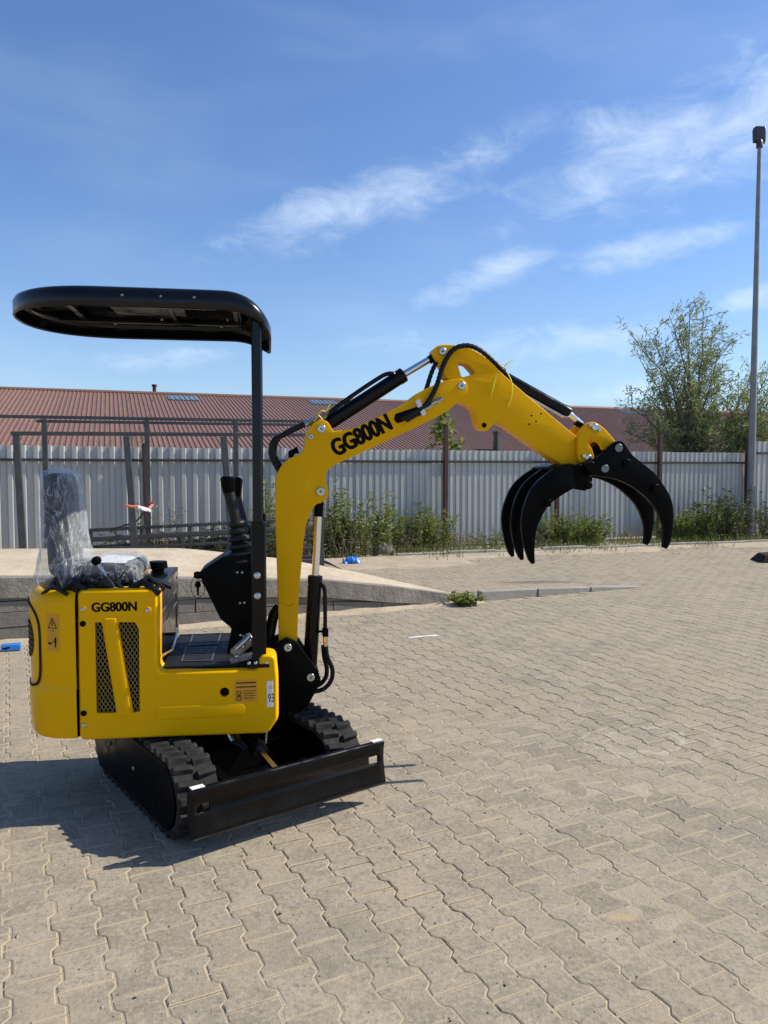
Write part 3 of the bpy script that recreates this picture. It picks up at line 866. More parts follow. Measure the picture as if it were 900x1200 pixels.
crumbs('grit', 700, 0.0040, M['block'], 'grey grit and stone chips scattered over the paving', yard)
crumbs('dark_debris', 80, 0.0055, M['rubber'], 'small dark crumbs of dirt scattered over the paving', yard)
crumbs('pale_debris', 120, 0.006, M['kerb'], 'small pale stone chips scattered over the paving', yard)

# ---- concrete ramp along the back of the paved yard
prof_r = [(-9.5, 0.64), (-5.0, 0.63), (-3.35, 0.598), (-1.84, 0.497), (-0.2, 0.372), (0.63, 0.251), (1.41, 0.105), (1.85, 0.02)]
def top_h(r_):
    for (a, ha), (b, hb) in zip(prof_r, prof_r[1:]):
        if r_ <= b:
            return ha + (hb - ha) * (r_ - a) / (b - a)
    return prof_r[-1][1]
def rpt(r_, n, z):
    q = RQ + RDIR * r_ + RNRM * n
    return (q.x, q.y, z)
back = [(-10.3, 8.0, 0.64), (-6.4, 8.9, 0.63), (-4.66, 9.28, 0.62), (-2.57, 9.8, 0.575), (-1.33, 9.98, 0.42), (-0.35, 9.85, 0.26), (0.55, 9.45, 0.115), (1.10, 9.28, 0.012)]
mb = MB()
NS = 40
rows = []
for k in range(NS + 1):
    u = k / NS * 7
    i = min(6, int(u)); w = u - i
    r_ = prof_r[i][0] * (1 - w) + prof_r[i + 1][0] * w
    hf = prof_r[i][1] * (1 - w) + prof_r[i + 1][1] * w
    b_ = Vector(back[i]) * (1 - w) + Vector(back[i + 1]) * w
    f0 = Vector(rpt(r_, 0.05, hf - 0.012))
    row = [Vector(rpt(r_, 0.06, -0.02)), f0]
    for t_ in (0.15, 0.35, 0.6, 0.85):
        q = f0.lerp(b_, t_)
        q.z += 0.018 * math.sin(3.1 * r_ + 7 * t_) * (0.2 + hf) + rng.uniform(-0.006, 0.006)
        row.append(q)
    row.append(b_)
    row.append(b_ + Vector((-0.25, 0.55, 0)) * min(1, b_.z * 2.5) + Vector((0, 0, -b_.z - 0.02)))
    rows.append(row)
n_ = len(rows[0])
vv = [p for r_ in rows for p in r_]
ff = [(i * n_ + j, i * n_ + j + 1, (i + 1) * n_ + j + 1, (i + 1) * n_ + j) for i in range(NS) for j in range(n_ - 1)]
ff = [tuple(reversed(f)) for f in ff]
ff.append(tuple(range(n_))); ff.append(tuple(NS * n_ + k for k in range(n_ - 1, -1, -1)))
rampo = obj('ramp', vv, ff, M['ramp'], None, 50)
tag(rampo, 'sandy concrete loading ramp sloping down to the right behind the excavator', None, kind='structure')
def wedge(name, ra, rb, za0, za1, zb0, zb1, n0, n1, mat, par, bev=0.006):
    v = [rpt(ra, n0, za0), rpt(rb, n0, zb0), rpt(rb, n1, zb0), rpt(ra, n1, za0), rpt(ra, n0, za1), rpt(rb, n0, zb1), rpt(rb, n1, zb1), rpt(ra, n1, za1)]
    return obj(name, v, [(0, 3, 2, 1), (4, 5, 6, 7), (0, 1, 5, 4), (1, 2, 6, 5), (2, 3, 7, 6), (3, 0, 4, 7)], mat, par, 30, bev, 2)
CT = 0.185
stations = [-9.4, -6.2, -3.35, -1.84, -0.2, 0.63, 1.41, 1.80]
for a, b in zip(stations, stations[1:]):
    za, zb = top_h(a), top_h(b)
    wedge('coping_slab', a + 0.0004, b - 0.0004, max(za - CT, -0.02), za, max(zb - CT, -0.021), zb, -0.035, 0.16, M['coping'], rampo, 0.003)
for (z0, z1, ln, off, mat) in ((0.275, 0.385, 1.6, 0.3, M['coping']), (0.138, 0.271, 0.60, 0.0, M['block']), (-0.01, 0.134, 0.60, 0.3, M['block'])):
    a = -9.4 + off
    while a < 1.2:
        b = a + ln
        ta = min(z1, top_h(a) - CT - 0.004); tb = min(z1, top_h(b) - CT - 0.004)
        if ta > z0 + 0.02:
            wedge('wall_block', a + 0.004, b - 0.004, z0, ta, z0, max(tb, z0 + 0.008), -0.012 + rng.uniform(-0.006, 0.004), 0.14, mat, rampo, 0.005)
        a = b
# low kerb running on from the foot of the ramp
kerb = tag(empty('kerb', (0, 0, 0)), None, None, kind='structure')
hs = [0.115, 0.095, 0.062, 0.018]
for k in range(3):
    wedge('kerb_stone', 1.80 + k * 0.84 + 0.004, 1.80 + (k + 1) * 0.84, -0.014, hs[k], -0.014, hs[k + 1], -0.06 - 0.012 * k, 0.05, M['kerb'], kerb, 0.012)
# kerb in front of the fence
for k in range(10):
    a = FP + FN * KERB_OFF + FDIR * (-3.0 + k * 1.0)
    mtx = Matrix.Translation(a) @ Matrix.Rotation(FANG + rng.normal() * 0.008, 4, 'Z')
    mb = MB().box((0.004, -0.05 + rng.normal() * 0.008, -0.02), (0.996, 0.05, 0.085 + rng.normal() * 0.012), mtx)
    mb.build('kerb_stone', M['kerb'], kerb, 30, 0.012)

# sand washed against the kerb
mb = MB(); rows = []
for k in range(90):
    s = -4.4 + k * 0.135
    c0 = FP + FN * (KERB_OFF + 0.03) + FDIR * s
    wd = 0.55 + 0.45 * math.sin(s * 0.9 + 1) * math.sin(s * 0.37) + rng.uniform(-0.12, 0.12) + (0.7 if s < -2 else 0) + (0.5 if s > 4 else 0)
    wd = max(0.2, wd)
    rows.append([c0 + FN * (-0.3) + Vector((0, 0, 0.01)), c0 + FN * 0.02 + Vector((0, 0, 0.035)), c0 + FN * wd * 0.4 + Vector((0, 0, 0.022 + rng.uniform(-0.006, 0.006))), c0 + FN * wd * 0.8 + Vector((0, 0, 0.007)), c0 + FN * wd + Vector((0, 0, -0.006))])
vv = [p for r_ in rows for p in r_]
ff = [(i * 5 + j, (i + 1) * 5 + j, (i + 1) * 5 + j + 1, i * 5 + j + 1) for i in range(89) for j in range(4)]
ff = [tuple(reversed(f)) for f in ff]
tag(obj('sand_drift', vv, ff, M['soil'], None, 60), 'sand and grit washed along the foot of the fence kerb', None, kind='stuff')

# sand and crumbs gathered along the foot of the ramp wall
rows = []
for k in range(75):
    r_ = -9.0 + k * 0.15
    wd = 0.16 + 0.07 * math.sin(r_ * 1.7) + 0.05 * math.sin(r_ * 4.3 + 1) + rng.uniform(-0.03, 0.03)
    rows.append([Vector(rpt(r_, -0.005, 0.03 + rng.uniform(-0.008, 0.008))), Vector(rpt(r_, -0.005 - wd * 0.35, 0.014 + rng.uniform(-0.004, 0.004))), Vector(rpt(r_, -0.005 - wd * 0.75, 0.004)), Vector(rpt(r_, -0.005 - wd, -0.006))])
    if r_ > 1.7:
        break
nrw = len(rows)
vv = [p for q in rows for p in q]
ff = [(i * 4 + j, i * 4 + j + 1, (i + 1) * 4 + j + 1, (i + 1) * 4 + j) for i in range(nrw - 1) for j in range(3)]
ff = [tuple(reversed(q)) for q in ff] if True else ff
tag(obj('sand_drift', vv, ff, M['soil'], None, 60), 'sand gathered along the foot of the ramp wall', None, kind='stuff')
def kerb_foot():
    s = rng.uniform(-4.5, 7.0); d = KERB_OFF + abs(rng.normal()) * 0.55 + 0.05
    q = FP + FDIR * s + FN * d
    return q.x, q.y
crumbs('litter_crumbs', 420, 0.016, M['drystem'], 'dry leaf crumbs and pebbles along the fence kerb', kerb_foot)
def ramp_foot():
    q = RQ + RDIR * rng.uniform(-6, 1.8) + RNRM * (-0.06 - abs(rng.normal()) * 0.16)
    return q.x, q.y
crumbs('wall_crumbs', 160, 0.009, M['block'], 'stone crumbs along the foot of the ramp wall', ramp_foot)

# ================================================================== FENCES
def corr(pitch, depth, x0, x1, crest):
    """trapezoid profile: list of (along, out)"""
    pts = []
    x = x0
    sl = depth * 0.75
    pts.append((x0, 0))
    while x + pitch < x1 + 1e-4:
        c = crest * pitch
        v = pitch - c - 2 * sl
        pts += [(x + v / 2, 0), (x + v / 2 + sl, depth), (x + v / 2 + sl + c, depth), (x + v / 2 + 2 * sl + c, 0)]
        x += pitch
    pts.append((x1, 0))
    return pts
def sheet(name, prof, s, z0, z1, base, mat, par, tiltv):
    v = []; f = []
    n = len(prof)
    for zz, tt in ((z0, 0), (z0 + 0.45 * (z1 - z0), 0.5), (z1, 1)):
        for (a, d) in prof:
            q = base + FDIR * (s + a) + FN * (d + tiltv * tt)
            v.append((q.x, q.y, zz))
    for r_ in range(2):
        for i in range(n - 1):
            f.append((r_ * n + i, r_ * n + i + 1, (r_ + 1) * n + i + 1, (r_ + 1) * n + i))
    return obj(name, v, f, mat, par, 20)
def fence(name, label, s0, s1, pitch, depth, crest, ztop, posts, base=FP, nrib=8, rail_z=1.76, post_top=2.45):
    root = empty(name, tuple(base + FDIR * s0))
    tag(root, label, 'fence')
    W_ = pitch * nrib
    s = s0
    k = 0
    while s < s1 - 0.05:
        w = min(W_, s1 - s)
        nr_ = max(1, int(round(w / pitch)))
        pr = corr(pitch, depth, 0, nr_ * pitch + 0.02, crest)
        o = sheet('fence_sheet', pr, s, 0.06 + rng.uniform(-0.02, 0.02), ztop + rng.uniform(-0.012, 0.012), base + FN * (0.004 * (k % 2)), M['zinc'], None, rng.uniform(-0.008, 0.008))
        o.parent = root; o.matrix_parent_inverse = Matrix.Translation(-root.location)
        s += nr_ * pitch
        k += 1
    for z_ in (rail_z,):
        n_r = max(1, int(round((s1 - s0) / 2.65)))
        for j in range(n_r):
            a = base + FDIR * (s0 + (s1 - s0) * j / n_r) + FN * (depth + 0.028) + Vector((0, 0, z_))
            b = base + FDIR * (s0 + (s1 - s0) * (j + 1) / n_r) + FN * (depth + 0.028) + Vector((0, 0, z_ + rng.uniform(-0.008, 0.008)))
            o = MB().bar(a, b, 0.04, 0.045).build('rail', M['rail'], None, 30)
            o.parent = root; o.matrix_parent_inverse = Matrix.Translation(-root.location)
    for (s_, top) in posts:
        a = base + FDIR * s_ + FN * (depth + 0.10)
        o = MB().bar(a + Vector((0, 0, -0.05)), a + FDIR * rng.uniform(-0.02, 0.02) + Vector((0, 0, top)), 0.085, 0.085, FDIR).build('post', M['rust'], None, 30, 0.006)
        o.parent = root; o.matrix_parent_inverse = Matrix.Translation(-root.location)
        c = MB().box((-0.046, -0.046, 0), (0.046, 0.046, 0.008), Matrix.Translation(a + Vector((0, 0, top + 0.001))) @ Matrix.Rotation(FANG, 4, 'Z')).build('cap', M['rust'], None, 30)
        c.parent = o
    return root
fence('metal_fence', 'grey fence of wide-ribbed galvanised sheets behind the steel racks and seat', -16.0, -4.4, 0.207, 0.035, 0.32, 2.0, [(-15.2, 2.4), (-12.55, 2.4), (-9.9, 2.4), (-7.25, 2.05)], nrib=5)
fence('metal_fence', 'long fence of narrow-ribbed galvanised sheets with red-brown posts behind the grapple', -4.39, 6.62, 0.137, 0.025, 0.42, 2.0, [(-4.0, 2.42), (-1.36, 2.49), (1.30, 2.45), (4.01, 2.43), (6.55, 2.36)])
fence('metal_fence', 'taller stretch of galvanised fence beyond the lamp post at the right edge', 6.78, 12.5, 0.16, 0.025, 0.42, 2.28, [(9.4, 2.5), (12.1, 2.5)], base=FP - FN * (-0.15), rail_z=2.0)

# ================================================================== BUILDING BEYOND THE FENCE
bld = empty('warehouse', (0, 30, 0))
tag(bld, 'long low building with red-brown ribbed metal roof beyond the fence', 'building')
def place(o, par=bld):
    o.parent = par
    o.matrix_parent_inverse = Matrix.Translation(-par.location)
    return o
RB = Vector((0, 34.9, 0)); GD = FN            # FN points down the near slope
RUN, ZR, ZE = 10.2, 4.72, 2.10
def roof_pt(s, d, h=0.0):
    """s along the ridge, d down the slope horizontally, h above the sheet"""
    sl = (ZR - ZE) / RUN
    q = RB + FDIR * s + GD * d + Vector((0, 0, ZR - sl * d))
    nrm = (Vector((0, 0, 1)) + GD * sl).normalized()
    return q + nrm * h
rme = None
SW = 1.2
for k in range(45):
    s0 = -29.0 + k * SW
    if rme is None:
        pr = []
        for j in range(8):
            x = j * 0.15
            pr += [(x, 0), (x + 0.07, 0), (x + 0.088, 0.028), (x + 0.122, 0.028), (x + 0.14, 0)]
        pr.append((SW - 0.004, 0))
        v = []; f = []
        o0 = roof_pt(0, 0)
        for d in (0.0, RUN):
            for (a, h) in pr:
                v.append(roof_pt(a, d, h) - o0)
        n = len(pr)
        for i in range(n - 1):
            f.append((i, n + i, n + i + 1, i + 1))
        rme = obj('roof_sheet', v, f, M['roof'], None, 15)
        rme.location = roof_pt(s0, 0)
        place(rme)
    else:
        c = rme.copy()
        c.location = roof_pt(s0, 0, rng.uniform(0, 0.006))
        COL.objects.link(c)
sl = (ZR - ZE) / RUN
for sgn in (0,):
    v = [roof_pt(-29, 0.02, -0.03), roof_pt(25, 0.02, -0.03), roof_pt(25, RUN - 0.1, -0.03), roof_pt(-29, RUN - 0.1, -0.03)]
    b0 = RB - GD * RUN
    vb = [v[0], v[1], Vector(b0 + FDIR * 25 + Vector((0, 0, ZE))), Vector(b0 - FDIR * 29 + Vector((0, 0, ZE)))]
    place(obj('roof', v + vb, [(0, 3, 2, 1), (4, 5, 6, 7)], M['roofgap'], None, 0))
wl = [RB + FDIR * -28.8 + GD * (RUN - 0.5), RB + FDIR * 24.8 + GD * (RUN - 0.5), RB + FDIR * 24.8 - GD * (RUN - 0.5), RB + FDIR * -28.8 - GD * (RUN - 0.5)]
zt = ZE + sl * 0.5 - 0.06
v = [tuple(p) for p in wl] + [(p.x, p.y, zt) for p in wl]
v += [tuple(RB + FDIR * 24.8 + Vector((0, 0, ZR - 0.06))), tuple(RB - FDIR * 28.8 + Vector((0, 0, ZR - 0.06)))]
place(obj('wall', v, [(0, 1, 5, 4), (1, 2, 6, 8, 5), (2, 3, 7, 6), (3, 0, 4, 9, 7)], M['wallb'], None, 0))
mb = MB()
mb.tube([RB - FDIR * 29 + Vector((0, 0, ZR + 0.02)), RB + FDIR * 25 + Vector((0, 0, ZR + 0.02))], 0.085, 8)
place(mb.build('ridge_cap', M['roof'], None))
for (s, d, w) in ((-8.9, 0.5, 1.15), (-3.1, 0.5, 1.15), (7.7, 0.5, 1.2), (12.8, 0.5, 1.5)):
    mb = MB()
    mb.add([roof_pt(s - w / 2, d, 0.05), roof_pt(s + w / 2, d, 0.05), roof_pt(s + w / 2, d + 0.95, 0.05), roof_pt(s - w / 2, d + 0.95, 0.05), roof_pt(s - w / 2, d, -0.02), roof_pt(s + w / 2, d, -0.02), roof_pt(s + w / 2, d + 0.95, -0.02), roof_pt(s - w / 2, d + 0.95, -0.02)],
           [(3, 2, 1, 0), (4, 5, 6, 7), (0, 1, 5, 4), (1, 2, 6, 5), (2, 3, 7, 6), (3, 0, 4, 7)])
    for j in range(6):
        a = s - w / 2 + (j + 0.5) * w / 6
        mb.bar(roof_pt(a, d, 0.06), roof_pt(a, d + 0.95, 0.06), 0.05, 0.03)
    place(mb.build('skylight', M['skyl'], None, 20))
c0 = Vector((-9.45, 31.83, 4.4))
mb = MB(); mb.cyl(c0, c0 + Vector((0, 0, 0.66)), 0.075, 12); mb.cyl(c0 + Vector((0, 0, 0.66)), c0 + Vector((0, 0, 0.74)), 0.11, 12)
place(mb.build('chimney_pipe', M['rust'], None))
c0 = Vector((3.78, 26.0, 2.15))
mb = MB(); mb.cyl(c0, c0 + Vector((0, 0, 0.42)), 0.10, 12); mb.cyl(c0 + Vector((0, 0, 0.42)), c0 + Vector((0, 0, 0.70)), 0.085, 12); mb.cyl(c0 + Vector((0, 0, 0.70)), c0 + Vector((0, 0, 0.76)), 0.12, 12)
mb.box((-0.7, -0.14, 0.12), (0.0, 0.14, 0.16), Matrix.Translation(c0))
place(mb.build('roof_vent', M['lamp'], None))

# ================================================================== STEEL RACKS BEHIND THE RAMP
def rack(label, tops, feet, rails, w, h, group='dark steel racks behind the ramp'):
    root = empty('steel_rack', tuple(Vector(feet[0])))
    tag(root, label, 'rack', group)
    inv = Matrix.Translation(-root.location)
    for a, b in zip(tops, feet):
        o = MB().bar(Vector(b) + Vector((0, 0, -0.02)), Vector(a) - Vector((0, 0, h / 2 + 0.002)), w, w, FDIR).build('upright', M['rack'], None, 30, 0.006)
        o.parent = root; o.matrix_parent_inverse = inv
    for a, b, hh in rails:
        o = MB().bar(a, b, w * 0.96, hh).build('crossbar', M['rack'], None, 30, 0.005)
        o.parent = root; o.matrix_parent_inverse = inv
    return root
def V3(*a): return Vector(a)
A, B, C, D = V3(-4.78, 10.022, 2.048), V3(-3.49, 10.441, 2.058), V3(-2.256, 10.842, 2.070), V3(-0.95, 11.267, 2.09)
fb = [V3(-4.72, 10.04, 0), V3(-3.38, 10.476, 0), V3(-2.125, 10.883, 0), V3(-0.93, 11.28, 0)]
rack('dark steel rack frame nearest the ramp, its uprights leaning', [A, B, C, D], fb, [(A + V3(-0.06, -0.02, 0), D + V3(0.05, 0.016, 0), 0.05), (fb[0] + V3(0, 0, 0.25), fb[3] + V3(0, 0, 0.25), 0.05)], 0.085, 0.05)
tb = [V3(-8.0, 10.38, 2.34), V3(-4.995, 11.352, 2.35), V3(-3.626, 11.797, 2.36), V3(-2.349, 12.211, 2.37), V3(-1.1, 12.617, 2.375)]
rack('taller dark steel rack frame with doubled top rail close to the fence', tb, [V3(p.x, p.y, 0) for p in tb], [(tb[0] + V3(-0.4, -0.13, 0), tb[4] + V3(0.2, 0.065, 0), 0.045), (V3(-5.1, 11.32, 2.305) + V3(0, 0, -0.012), tb[4] + V3(0.1, 0.03, -0.06), 0.04), (V3(-8.0, 10.38, 0.3), V3(-1.1, 12.617, 0.3), 0.05)], 0.075, 0.045)
# low trestles stacked between
for k, (off, z_, lab) in enumerate(((0.0, 0.66, 'low dark steel trestle lying behind the ramp, topmost and nearer'), (0.42, 0.76, 'low dark steel trestle close behind the nearer one'))):
    a = V3(-4.35, 10.87 + off, 0); b = V3(-1.6, 11.76 + off, 0)
    root = empty('steel_trestle', tuple(a)); tag(root, lab, 'trestle', 'low trestles behind the ramp')
    inv = Matrix.Translation(-a)
    def put(o):
        o.parent = root; o.matrix_parent_inverse = inv
    put(MB().bar(a + V3(0, 0, z_ - 0.07), b + V3(0, 0, z_ + 0.02), 0.06, 0.05).build('top_bar', M['rack'], None, 30, 0.004))
    put(MB().bar(a + V3(0, 0, z_ - 0.22), b + V3(0, 0, z_ - 0.15), 0.05, 0.04).build('lower_bar', M['rack'], None, 30, 0.004))
    for j in range(5):
        q = a.lerp(b, j / 4 * 0.98 + 0.01)
        put(MB().bar(q + V3(0, 0, -0.01), q + V3(0, 0, z_ - 0.08 + 0.09 * j / 4), 0.05, 0.05, FDIR).build('leg', M['rack'], None, 30, 0.004))
bs = empty('bar_stack', (-3.2, 11.6, 0)); tag(bs, 'stack of dark steel bars lying low in front of the fence behind the trestles', 'bars')
inv = Matrix.Translation(-bs.location)
for k in range(11):
    a = V3(-4.9 + rng.uniform(-0.3, 0.3), 11.45 + 0.07 * (k % 4), 0.05 + 0.16 * (k // 4) + rng.uniform(0, 0.03)); b = a + V3(3.6 + rng.uniform(-0.6, 0.4), 1.2 + rng.uniform(-0.06, 0.06), rng.uniform(-0.02, 0.12))
    o = MB().bar(a, b, 0.06, 0.06).build('bar', M['rack'], None, 30, 0.004); o.parent = bs; o.matrix_parent_inverse = inv
# tape tied round the uprights
t0 = empty('barrier_tape', (-3.45, 10.46, 1.08)); tag(t0, 'strip of orange and white barrier tape tied between two rack uprights', 'tape')
inv = Matrix.Translation(-t0.location)
def ribbon(path, w, mat, name):
    v = []; f = []
    for i, p in enumerate(path):
        tw = math.sin(i * 0.9) * 0.5
        u_ = V3(math.sin(tw) * 0.5, -0.3 * math.sin(tw), math.cos(tw)) * w / 2
        v += [p - u_, p + u_]
    for i in range(len(path) - 1):
        f.append((2 * i, 2 * i + 2, 2 * i + 3, 2 * i + 1))
    o = obj(name, v, f, mat, None, 60); o.parent = t0; o.matrix_parent_inverse = inv
    md = o.modifiers.new('thick', 'SOLIDIFY'); md.thickness = 0.0015
ribbon(spline([V3(-3.50, 10.36, 1.10), V3(-3.42, 10.39, 1.085), V3(-3.33, 10.43, 1.075), V3(-3.28, 10.55, 1.05)], step=5), 0.035, M['tape'], 'orange_strip')
ribbon(spline([V3(-3.34, 10.42, 1.07), V3(-3.28, 10.50, 1.04), V3(-3.24, 10.60, 1.02), V3(-3.22, 10.66, 1.0)], step=5), 0.05, M['tapew'], 'white_strip')
ribbon(spline([V3(-3.28, 10.55, 1.04), V3(-3.3, 10.9, 1.06), V3(-3.45, 11.5, 1.08), V3(-3.60, 11.735, 1.085)], step=5), 0.035, M['tape'], 'orange_strip')
mb = MB(); mb.tube(spline([V3(-4.0, 11.2, 0.72), V3(-3.85, 11.2, 0.75), V3(-3.6, 11.15, 0.84), V3(-3.45, 11.1, 1.0)], step=6), 0.012, 6)
tag(mb.build('cable', M['rust'], None), 'thin red-brown cable hanging by the rack uprights', 'cable')

# ================================================================== LAMP POST
lp = empty('street_lamp', (8.48, 17.75, 0)); tag(lp, 'tall grey lamp post with boxy head at the right of the yard', 'street lamp')
mb = MB(); mb.tube([(0, 0, -0.05), (0, 0, 2.2), (0, 0, 5.0), (0, 0, 9.0)], [0.084, 0.080, 0.064, 0.042], 20); mb.build('pole', M['pole'], lp, 40)
mb = MB(); mb.box((-0.05, -0.118, 0.75), (0.05, -0.09, 1.25)); mb.build('access_door', M['pole'], lp, 30, 0.006)
mb = MB(); mb.tube([(0, 0, 8.86), (0, 0, 8.98), (0.005, 0.0, 9.03)], [0.072, 0.075, 0.05], 14); mb.build('collar', M['lamp'], lp)
hm = Matrix.Translation((0.005, 0.06, 8.97)) @ Matrix.Rotation(R(78), 4, 'X') @ Matrix.Rotation(R(-4), 4, 'Z')
mb = MB()
prof = [(-0.14, 0.0), (0.14, 0.0), (0.152, 0.30), (0.13, 0.40), (-0.12, 0.39), (-0.148, 0.30)]
n = 6
vv = [hm @ Vector((x, y, 0.0)) for x, y in prof] + [hm @ Vector((x * 0.82, y * 0.9 + 0.02, 0.11)) for x, y in prof]
mb.add(vv, [tuple(range(n - 1, -1, -1)), tuple(range(n, 2 * n))] + [(i, (i + 1) % n, (i + 1) % n + n, i + n) for i in range(n)])
hd = mb.build('lamp_head', M['lamp'], lp, 30, 0.015, 3)
mb = MB(); mb.box((-0.11, 0.06, -0.012), (0.11, 0.32, -0.002), hm); mb.build('lamp_glass', M['glassd'], lp, 30, 0.004)

# ================================================================== TREES AND WEEDS
def limb_path(a, b, bow, n=7):
    a = Vector(a); b = Vector(b)
    p = []
    for i in range(n):
        t_ = i / (n - 1)
        q = a.lerp(b, t_)
        q += Vector(bow) * math.sin(PI * t_)
        p.append(q + Vector((rng.normal(), rng.normal(), rng.normal())) * 0.03 * (0 < i < n - 1))
    return p
def px3(px_, py_, y):
    return Vector(((px_ - 450) / 900 * y, y, 1.55 + (553 - py_) / 900 * y))
def willow(name, label, base, tips, nl, wind, trunk_r, cat='tree', spray=0.75, leaf=0.165, mat='willow'):
    root = empty(name, base); tag(root, label, cat)
    inv = Vector(base)
    tm = MB(); pos = []; dirs = []
    base = Vector(base)
    fork = base + Vector((0.05, 0, 1.0))
    tm.tube([base - inv + Vector((0, 0, -0.1)), base - inv + Vector((0.03, 0, 0.5)), fork - inv], [trunk_r, trunk_r * 0.85, trunk_r * 0.7], 10)
    bm_ = MB()
    for tp in tips:
        p = limb_path(fork + Vector((rng.normal() * 0.05, rng.normal() * 0.05, -0.1)), tp, ((tp - fork).x * -0.22, rng.normal() * 0.25, 0.12), 9)
        n = len(p)
        bm_.tube([q - inv for q in p], [trunk_r * 0.26 * (1 - i / n) ** 1.1 + 0.005 for i in range(n)], 6, False)
        L_ = (tp - fork).length
        for i in range(2, n):
            for k in range(4):
                t_ = rng.random()
                s0 = p[i - 1].lerp(p[i], t_)
                d = (p[i] - p[i - 1]).normalized()
                sd = (d * 0.7 + Vector((rng.normal() * 0.75, rng.normal() * 0.75, rng.normal() * 0.45 + 0.15)) + wind * 0.6).normalized()
                sl_ = spray * rng.uniform(0.5, 1.3) * (0.6 + 0.6 * (1 - i / n)) * min(1.3, L_ / 2.5)
                e0 = s0 + sd * sl_ + Vector((0, 0, -0.10 * sl_)) + wind * 0.12
                sp_ = [s0, s0.lerp(e0, 0.5) + Vector((0, 0, 0.05 * sl_)), e0]
                bm_.tube([q - inv for q in sp_], [0.007, 0.005, 0.003], 4, False)
                m_ = int(nl * rng.uniform(0.6, 1.3) * (0.62 + 0.38 * (1 - i / n)))
                for j in range(m_):
                    u = rng.random() ** 0.7
                    q = sp_[0].lerp(sp_[1], u * 2) if u < 0.5 else sp_[1].lerp(sp_[2], u * 2 - 1)
                    pos.append(q - inv + Vector((rng.normal(), rng.normal(), rng.normal())) * 0.06)
                    dirs.append(sd * 0.8 + wind * 0.7 + Vector((rng.normal(), rng.normal(), rng.normal())) * 0.55 + Vector((0, 0, -0.25)))
    tr = tm.build('trunk', M['bark'], root)
    bm_.build('branches', M['bark'], root)
    leaves('crown', [tuple(p) for p in pos], [tuple(d) for d in dirs], rng.uniform(0.7, 1.3, len(pos)) * leaf, leaf * 0.17, M[mat], root)
    return root
wind = Vector((0.45, 0.1, 0.25))
tips = [px3(a, b, y) for a, b, y in [(738, 396, 20.3), (746, 420, 21), (764, 394, 20.6), (782, 376, 20.2), (804, 362, 20.5), (820, 368, 20.0), (832, 388, 20.6), (838, 410, 20.3), (800, 400, 21.2), (770, 430, 20.0),
        (815, 420, 19.8), (838, 440, 21.2), (745, 455, 20.6), (737, 478, 20.0), (760, 480, 21.3), (790, 450, 19.7), (730, 505, 20.5), (770, 505, 19.6), (800, 490, 20.9)]]
willow('willow_tree', 'grey-green willow with narrow leaves blowing right behind the fence', (8.0, 20.4, 0), tips, 33, wind, 0.13)
tips = [px3(a, b, y) for a, b, y in [(862, 452, 20.5), (880, 444, 20.2), (896, 440, 20.8), (910, 452, 20.4), (850, 465, 20.0), (872, 468, 19.7), (895, 462, 20.0), (920, 470, 19.8), (835, 480, 20.8), (845, 505, 20), (885, 500, 19.6), (815, 508, 19.6), (862, 515, 20.2), (905, 515, 20.0)]]
willow('willow_tree', 'lower bushy willow spreading behind the lamp post', (9.4, 20.6, 0), tips, 28, wind * 0.7, 0.10)

def broad_tree(base, tips, label):
    root = empty('young_tree', base); tag(root, label, 'tree'); inv = Vector(base)
    mb = MB(); pos = []; dirs = []
    top = max(t.z for t in tips)
    mb.tube([(0, 0, -0.05), (0.02, 0, 1.2), (0.0, 0, top - base[2] - 0.1)], [0.03, 0.024, 0.008], 7)
    for tp in tips:
        s0 = Vector((0, 0, max(1.2, tp.z - inv.z - 0.35)))
        e0 = tp - inv
        mb.tube([s0, s0.lerp(e0, 0.5) + Vector((0, 0, 0.05)), e0], [0.009, 0.007, 0.004], 5)
        for j in range(20):
            q = s0.lerp(e0, rng.uniform(0.3, 1.05))
            pos.append(q + Vector((rng.normal(), rng.normal(), rng.normal())) * 0.05)
            dirs.append(Vector((rng.normal(), rng.normal(), -0.35 + rng.normal() * 0.5)))
    mb.build('trunk', M['bark'], root)
    leaves('crown', [tuple(p) for p in pos], [tuple(d) for d in dirs], rng.uniform(0.11, 0.19, len(pos)), 0.095, M['bush'], root)
broad_tree((1.42, 17.4, 0), [px3(a, b, 17.4 + rng.normal() * 0.15) for a, b in [(520, 482), (512, 492), (526, 492), (506, 503), (532, 505), (516, 508), (503, 520), (538, 518), (524, 515), (510, 530), (532, 530), (519, 500), (540, 524)]], 'slender young tree with broad green leaves behind a rusty fence post')

# bare twiggy shrub against the roof
root = empty('bare_shrub', (-5.3, 15.8, 0)); tag(root, 'bare brown twiggy shrub behind the fence against the red roof', 'shrub')
mb = MB()
for k in range(34):
    a = rng.uniform(0, 6.28); l_ = rng.uniform(1.0, 3.1)
    e0 = Vector((math.cos(a) * rng.uniform(0.2, 0.9), math.sin(a) * 0.5, l_))
    m0 = e0 * 0.5 + Vector((rng.normal() * 0.1, rng.normal() * 0.1, 0.2))
    mb.tube([(0, 0, 0), m0, e0], [0.010, 0.006, 0.0025], 4, False)
    for j in range(5):
        s0 = m0.lerp(e0, rng.random())
        mb.tube([s0, s0 + Vector((rng.normal() * 0.22, rng.normal() * 0.2, rng.uniform(0.05, 0.3)))], [0.004, 0.002], 3, False)
mb.build('branches', M['drystem'], root)

